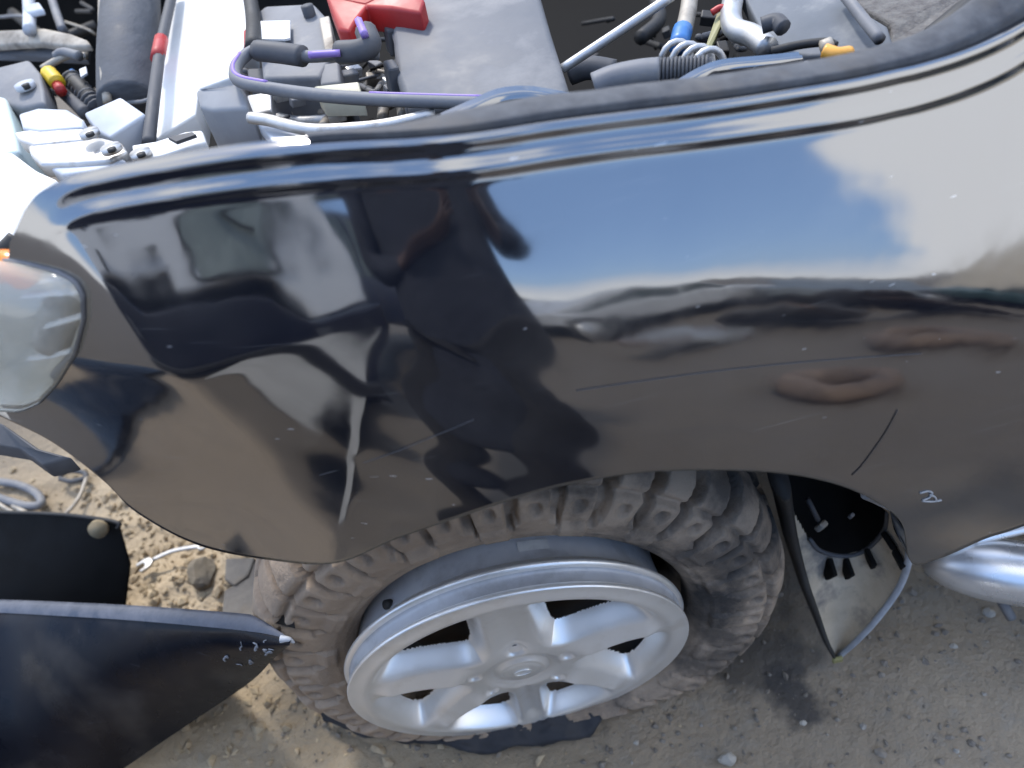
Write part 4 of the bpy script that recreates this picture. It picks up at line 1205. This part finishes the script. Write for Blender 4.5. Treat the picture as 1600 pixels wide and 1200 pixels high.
# torn strip of tyre rubber trapped beneath the wheel
ip = [(500, 1112), (540, 1126), (600, 1138), (700, 1142), (800, 1132), (880, 1112), (940, 1092)]
op = [(505, 1126), (525, 1134), (545, 1140), (570, 1154), (600, 1150), (640, 1164), (690, 1160), (730, 1178), (780, 1174), (820, 1164), (880, 1160), (925, 1146), (948, 1116)]
n_ = 60
I_ = resample(np.array([pt(a, b, z=GZ + .035) for a, b in ip]), n_); O_ = resample(np.array([pt(a, b, z=GZ + .012) for a, b in op]), n_)
k = np.linspace(0, 1, 8)
A = I_[:, None] * (1 - k)[None, :, None] + O_[:, None] * k[None, :, None]
A[..., 2] += RNG.normal(size=(n_, 8)) * .0025 + (.008 * np.sin(np.linspace(0, 40, n_)))[:, None] * k[None]
A = np.concatenate([A, A[:, -1:] + np.array([0, .004, -.014])], 1)
tag(obj('torn_rubber', *grid(A), mat('torn_rubber', (.018, .02, .026), (.045, .045, .05), 22, .6, .85, bump=.001)), 'torn black strip of rubber squeezed out under the silver wheel', 'rubber strip')

# ================================================================== THE YARD BEHIND THE CAMERA (seen mirrored in the paint)
def van():
    Q = np.array([-1.35, -1.15, 0]); n = np.array([.7071, .7071, 0]); tx = np.array([.7071, -.7071, 0])
    v = empty('parked_van', (Q[0], Q[1], GZ), 'silver van with a dark lower body, seen mirrored at the front of the wing', 'van')
    M_sil = mat('silver_paint', (.74, .76, .77), (.80, .81, .82), 4, .4, .5)
    M_dk = mat('dark_lower_paint', (.012, .014, .024), (.02, .02, .03), 4, .25)
    M_gl = mat('tinted_glass', (.17, .20, .185), (.30, .34, .315), 3.2, .2, .3)
    def q(t_, z, d=0): return Q + tx * t_ + np.array([0, 0, z]) + n * d
    up = [(-.62, 1.0), (-.47, 1.11), (-.30, 1.19), (-.26, 1.05), (-.04, 1.10), (.45, 1.23), (.56, .96), (.66, 1.0), (.61, 1.55), (.56, 1.75), (.3, 1.9), (-.4, 1.86), (-.58, 1.6), (-.64, 1.3)]
    obj('upper_body', *prism([q(a, b) for a, b in up], -n * 3.2, .03), M_sil, v, False)
    lowp = [(-.74, .16), (.80, .16), (.80, 1.0), (.6, .88), (.36, 1.08), (-.3, .98), (-.42, 1.07), (-.66, 1.0), (-.74, .8)]
    obj('lower_body', *prism([q(a, b, -.02) for a, b in lowp], -n * 3.15, .03), M_dk, v, False)
    win = [(-.31, 1.46), (-.25, 1.60), (.12, 1.66), (.43, 1.62), (.49, 1.58), (.50, 1.46), (.485, 1.38), (.44, 1.26), (-.08, 1.14), (-.17, 1.28)]
    w_ = obj('window', *prism([q(a, b, .004) for a, b in win], -n * .03, .006), M_gl, v, False)
    W3 = [q(a, b, .006) for a, b in win]
    obj('window_seal', *tube(W3 + W3[:1], .014, 8, 6), M_black, w_)
    obj('wiper', *tube([q(-.1, 1.62, .03), q(.1, 1.5, .03), q(.42, 1.44, .03)], .012, 6), M_black, w_)
    hd = obj('handle', *box(q(-.39, 1.25, .02), (.035, .035, .16), (0, .2, .785), .01), M_black, v, False)
    for s in (-.60, .60):
        obj('rear_light', *box(q(s, .70, .0), (.08, .03, .16), (0, 0, -.785), .01), M_dgrey, v, False)
    obj('bumper', *box(q(.02, .34, .04), (1.5, .12, .2), (0, 0, -.785), .03), M_black, v, False)
    for s in (-.62, .66):
        for d in (-.6, -2.7):
            c = q(s, .25, d); c[2] = GZ + .33
            obj('wheel', *tube([c - tx * .11, c + tx * .11], .33, 24, 1), M_black, v)
van()
# unseen pale strip, added for a light shape in the wing reflection
_vn = np.array([.7071, .7071, 0]); _vt = np.array([.7071, -.7071, 0])
P = [(.14, -.06), (.26, .08), (.42, .34), (.56, .52), (.70, .70), (.63, .66), (.48, .54), (.33, .42), (.13, .19), (.04, .10), (-.12, -.06)]
P = [np.array([-1.35, -1.15, z]) + _vt * t_ + _vn * (.13 - .13 * (z + .06)) for t_, z in P]
tag(obj('reflection_strip', *prism(P, -_vn * .006, .001), mat('pale_strip', (.62, .61, .58), (.5, .49, .46), 7, .5, .7), None, False), 'unseen pale strip added by the silver van as a light shape mirrored in the wing', 'pale strip')

def wreck(loc, rz, colr, lb, glass=(.04, .05, .05), hs=.72):
    c = empty('wrecked_car', (loc[0], loc[1], GZ), lb, 'car', 'wrecked cars across the yard')
    cs, sn = math.cos(rz), math.sin(rz)
    def T(x, y, z): return np.array([loc[0] + x * cs - y * sn, loc[1] + x * sn + y * cs, GZ + z * hs])
    Mp = mat('wreck_paint', colr, tuple(min(1, a * .7 + .02) for a in colr), 3, .35, .6, c3=(.12, .08, .05), s3=4, lo3=.6, hi3=.8)
    bodyp = [(-2.1, .35), (-2.1, .78), (-1.9, .88), (-.9, .95), (1.7, .97), (2.1, .9), (2.15, .4)]
    obj('body', *prism([T(x, .82, z) for x, z in bodyp], T(0, -1.64, 0) - T(0, 0, 0), .06, 3), Mp, c, False)
    cab = [(-.95, .94), (-.35, 1.42), (.9, 1.45), (1.65, .96)]
    cb = obj('cabin', *prism([T(x, .72, z) for x, z in cab], T(0, -1.44, 0) - T(0, 0, 0), .05, 3), Mp, c, False)
    Mg = mat('wreck_glass', glass, tuple(a * 2 for a in glass), 3, .1)
    for s in (.725, -.725):
        for wq in ([(-.78, .98), (-.3, 1.36), (.2, 1.38), (.2, .98)], [(.28, .98), (.28, 1.38), (.82, 1.38), (1.3, .98)]):
            obj('window', *prism([T(x, s, z) for x, z in wq], T(0, -.012 if s < 0 else .012, 0) - T(0, 0, 0), .003), Mg, c, False)
        for x in (-1.35, 1.35):
            w0 = T(x, s * 1.0, .30); w1 = T(x, s * 1.16, .30)
            wl = obj('wheel', *tube([w0, w1], .31, 24, 1), M_black, c)
            obj('rim', *tube([w0 + (w1 - w0) * .9, w0 + (w1 - w0) * 1.06], .19, 18, 1), M_steel, wl)
    for s in (-.6, .6):
        obj('headlight', *box(T(-2.1, s, .68), (.08, .34, .16), (0, 0, rz), .02), M_pale, c, False)
    obj('bumper', *box(T(-2.13, 0, .42), (.12, 1.6, .18), (0, 0, rz), .03), M_dgrey, c, False)
wreck((2.1, -5.6), 2.7, (.62, .62, .61), 'white wrecked car, the palest one, mirrored above the wheel arch', hs=.60)
wreck((5.2, -6.2), 2.2, (.16, .18, .19), 'dull grey wrecked car to the right of the white one', hs=.52)
wreck((5.3, -2.9), 1.5, (.04, .085, .07), 'dark green wrecked car in front of the earth bank', hs=.45)
wreck((-1.75, -4.3), .35, (.030, .036, .06), 'tall dark blue vehicle added behind the person to fill the mirrored sky gap', hs=1.75)  # added dark mass that hides a strip of mirrored sky
Mot = mat('old_tyre', (.24, .17, .12), (.12, .09, .07), 7, .9, bump=.003)
for (x, y, rx, lb) in ((1.34, -1.58, .175, 'brown dusty tyre lying flat nearest the wing'), (2.2, -2.12, .2, 'second dusty tyre lying flat, farther out in the yard')):
    ot = empty('old_tyre', (x, y, GZ), lb, 'tyre', 'old tyres lying in the yard')
    obj('casing', *tube([(x + rx * math.cos(a), y + rx * math.sin(a), GZ + .065) for a in np.linspace(0, 2 * math.pi, 41)], .065, 16, 1, False), Mot, ot)
# earth bank along the right-hand side of the yard
u = np.linspace(-1, 1, 60); v_ = np.linspace(0, 1, 14)
A = np.zeros((60, 14, 3))
for i, a in enumerate(u):
    for j_, b in enumerate(v_):
        px = 9.0 + 1.0 * a - 3 * (b - .5); py = -2.0 + 5.4 * a
        A[i, j_] = (px + .4 * gnoise(np.array(px), np.array(py), .7, 8), py, GZ - .05 + 2.5 * math.sin(math.pi * (1 - b) * .5 + .0) * (1 - abs(a) ** 4) * (1 + .4 * gnoise(np.array(px), np.array(py), .9, 9)))
tag(obj('earth_bank', *grid(A), mat('bank_earth', (.58, .49, .36), (.48, .40, .29), 2, .95, bump=.01), None), 'tan earth bank along the edge of the yard', kind='structure')

for i, (x, y, a, sx_, sy_, h_, cl, lb) in enumerate([
        (2.3, -3.3, .4, .9, .6, .30, (.16, .165, .17), 'grey dented car door lying among the scrap by the old tyres'),
        (3.1, -3.0, 1.2, .7, .5, .42, (.05, .04, .035), 'rusty dark scrap panel leaning in the yard'),
        (1.5, -3.1, 2.0, .8, .35, .22, (.30, .30, .29), 'pale scrap bonnet lying in front of the white wreck'),
        (3.6, -4.2, .2, 1.0, .7, .5, (.09, .075, .06), 'brown scrap heap panel beyond the old tyres')]):
    cs_, sn_ = math.cos(a), math.sin(a)
    P = [(-.5, -.5, 0), (.1, -.55, .02), (.5, -.4, .1), (.52, .2, .6), (.3, .5, 1.0), (-.3, .52, .95), (-.55, .1, .5)]
    P = [(x + sx_ * (u_ * cs_ - w_ * sn_), y + sy_ * (u_ * sn_ + w_ * cs_), GZ + .05 + h_ * q_) for u_, w_, q_ in P]
    tag(obj('scrap_panel', *prism(P, (0, 0, -.05), .01), mat('scrap_metal', cl, tuple(v * .6 for v in cl), 5, .4, .7, c3=(.12, .06, .03), s3=6, lo3=.5, hi3=.7), None, False), lb, 'scrap panel')

# ---- the photographer
person = empty('person', (-.06, -.9, GZ), 'person in dark clothes holding up a phone, mirrored in the middle of the wing', 'person')
def skin_mesh(name, J, E, mt, sub=2):
    me = bpy.data.meshes.new(name)
    pw = np.array(person.location)
    me.from_pydata([tuple(np.array(j[:3]) - pw) for j in J], E, [])
    me.materials.append(mt)
    o = bpy.data.objects.new(name, me); COL.objects.link(o); o.parent = person
    md = o.modifiers.new('skin', 'SKIN'); md.use_smooth_shade = True
    for i, j in enumerate(J):
        sv_ = me.skin_vertices[0].data[i]
        r = j[3] if isinstance(j[3], tuple) else (j[3], j[3])
        sv_.radius = r
        sv_.use_root = (i == 0)
    sb = o.modifiers.new('sub', 'SUBSURF'); sb.levels = sub; sb.render_levels = sub
    return o
px0, py0 = -.03, -.76
hL, hR = np.array([-.055, -.585, 1.17]), np.array([.165, -.585, 1.20])
J = [(px0, py0, .86, (.15, .11)), (px0, py0 - .02, 1.05, (.15, .10)), (px0, py0 - .02, 1.22, (.17, .11)), (px0, py0, 1.36, (.13, .085)),
     (px0, py0 + .01, 1.43, .055), (px0, py0 + .03, 1.50, .07), (px0, py0 + .045, 1.57, (.078, .092)), (px0, py0 + .04, 1.64, (.062, .075)),
     (px0 - .2, py0, 1.33, .058), (px0 - .25, py0 + .03, 1.08, .046), (hL[0] - .03, hL[1] - .06, hL[2] - .04, .030), (hL[0], hL[1], hL[2], (.034, .02)),
     (px0 + .2, py0, 1.33, .058), (px0 + .27, py0 + .03, 1.08, .046), (hR[0] + .03, hR[1] - .06, hR[2] - .04, .030), (hR[0], hR[1], hR[2], (.034, .02)),
     (px0 - .11, py0, .78, .085), (px0 - .13, py0 + .03, .40, .058), (px0 - .15, py0 - .02, .02, .042), (px0 - .16, py0 + .10, -.045, .038),
     (px0 + .11, py0, .78, .085), (px0 + .14, py0 + .03, .40, .058), (px0 + .17, py0 - .02, .02, .042), (px0 + .19, py0 + .10, -.045, .038)]
E_ = [(0, 1), (1, 2), (2, 3), (3, 4), (4, 5), (5, 6), (6, 7), (3, 8), (8, 9), (9, 10), (10, 11), (3, 12), (12, 13), (13, 14), (14, 15), (0, 16), (16, 17), (17, 18), (18, 19), (0, 20), (20, 21), (21, 22), (22, 23)]
# fingers and thumbs closing on the phone
for h, hi, s in ((hL, 11, 1), (hR, 15, -1)):
    for f in range(4):
        b0 = len(J)
        up_ = np.array([0, .012, .0]) + np.array([0, .5, .866]) * (.026 - .017 * f)
        J += [(*(h + up_ + np.array([s * .012, .02, 0])), .009), (*(h + up_ + np.array([s * .034, .045, .004])), .008), (*(h + up_ + np.array([s * .055, .048 - .004 * f, .004])), .007)]
        E_ += [(hi, b0), (b0, b0 + 1), (b0 + 1, b0 + 2)]
    b0 = len(J)
    J += [(*(h + np.array([s * .015, -.015, .02])), .012), (*(h + np.array([s * .045, -.01, .035])), .010)]
    E_ += [(hi, b0), (b0, b0 + 1)]
body = skin_mesh('body', J, E_, M_skin)
body['label'] = 'head and hands'
JJ = [(px0, py0, .30, (.27, .17)), (px0, py0, .70, (.235, .155)), (px0, py0 - .02, 1.05, (.215, .145)), (px0, py0 - .02, 1.22, (.22, .15)), (px0, py0, 1.36, (.15, .10)), (px0, py0 + .005, 1.42, .068),
      (px0 - .23, py0, 1.34, .095), (px0 - .26, py0 + .03, 1.08, .08), (hL[0] - .04, hL[1] - .075, hL[2] - .05, .045),
      (px0 + .23, py0, 1.34, .095), (px0 + .28, py0 + .03, 1.08, .08), (hR[0] + .04, hR[1] - .075, hR[2] - .05, .045)]
skin_mesh('jacket', JJ, [(0, 1), (1, 2), (2, 3), (3, 4), (4, 5), (4, 6), (6, 7), (7, 8), (4, 9), (9, 10), (10, 11)], M_cloth)
JT = [(px0, py0, .90, (.16, .125)), (px0 - .10, py0, .74, .13), (px0 - .13, py0 + .03, .40, .105), (px0 - .15, py0 - .02, .0, .085),
      (px0 + .10, py0, .74, .13), (px0 + .14, py0 + .03, .40, .105), (px0 + .17, py0 - .02, .0, .085)]
skin_mesh('trousers', JT, [(0, 1), (1, 2), (2, 3), (0, 4), (4, 5), (5, 6)], M_trouser)
for s in (-1, 1):
    skin_mesh('shoe', [(px0 + s * .16, py0 - .05, -.045, .045), (px0 + s * .165, py0 + .06, -.05, .042), (px0 + s * .18, py0 + .14, -.055, .03)], [(0, 1), (1, 2)], M_black)
hv, hf = rock((px0, py0 + .03, 1.61), (.088, .10, .085), 1, 3, 0)
hv = [(a, b - .012 if c < 1.6 else b, max(c, 1.565 if b > py0 + .06 else 1.50)) for a, b, c in hv]
obj('hair', hv, hf, M_hair, person)
nose = np.array([px0, py0 + .135, 1.565])
obj('nose', *tube([nose + np.array([0, -.012, .03]), nose + np.array([0, .006, .0]), nose + np.array([0, -.014, -.008])], lambda t: .007 + .006 * t, 8), M_skin, person)
for s in (-1, 1):
    obj('eye', *rock((px0 + s * .031, py0 + .122, 1.59), (.011, .008, .007), 2, 2, 0), M_hair, person)
    obj('ear', *rock((px0 + s * .082, py0 + .04, 1.575), (.010, .02, .03), 4, 2, 0), M_skin, person)
obj('mouth', *tube([(px0 - .022, py0 + .122, 1.525), (px0, py0 + .128, 1.524), (px0 + .022, py0 + .122, 1.525)], .005, 6), mat('lips', (.12, .045, .04)), person)
# phone just behind the lens
pc = CAM - FW * .013
vv_ = []
for c_ in (-.5, .5):
    for a, b in ((-.5, -.5), (.5, -.5), (.5, .5), (-.5, .5)):
        vv_.append(pc + RW * (a * .15) + DW * (b * .073) + FW * (c_ * .008))
phone = obj('phone', *bevel(vv_, [[0, 3, 2, 1], [4, 5, 6, 7], [0, 1, 5, 4], [1, 2, 6, 5], [2, 3, 7, 6], [3, 0, 4, 7]], .003), M_black, None, False)
tag(phone, 'black phone held level in both hands by the person in dark clothes', 'phone')
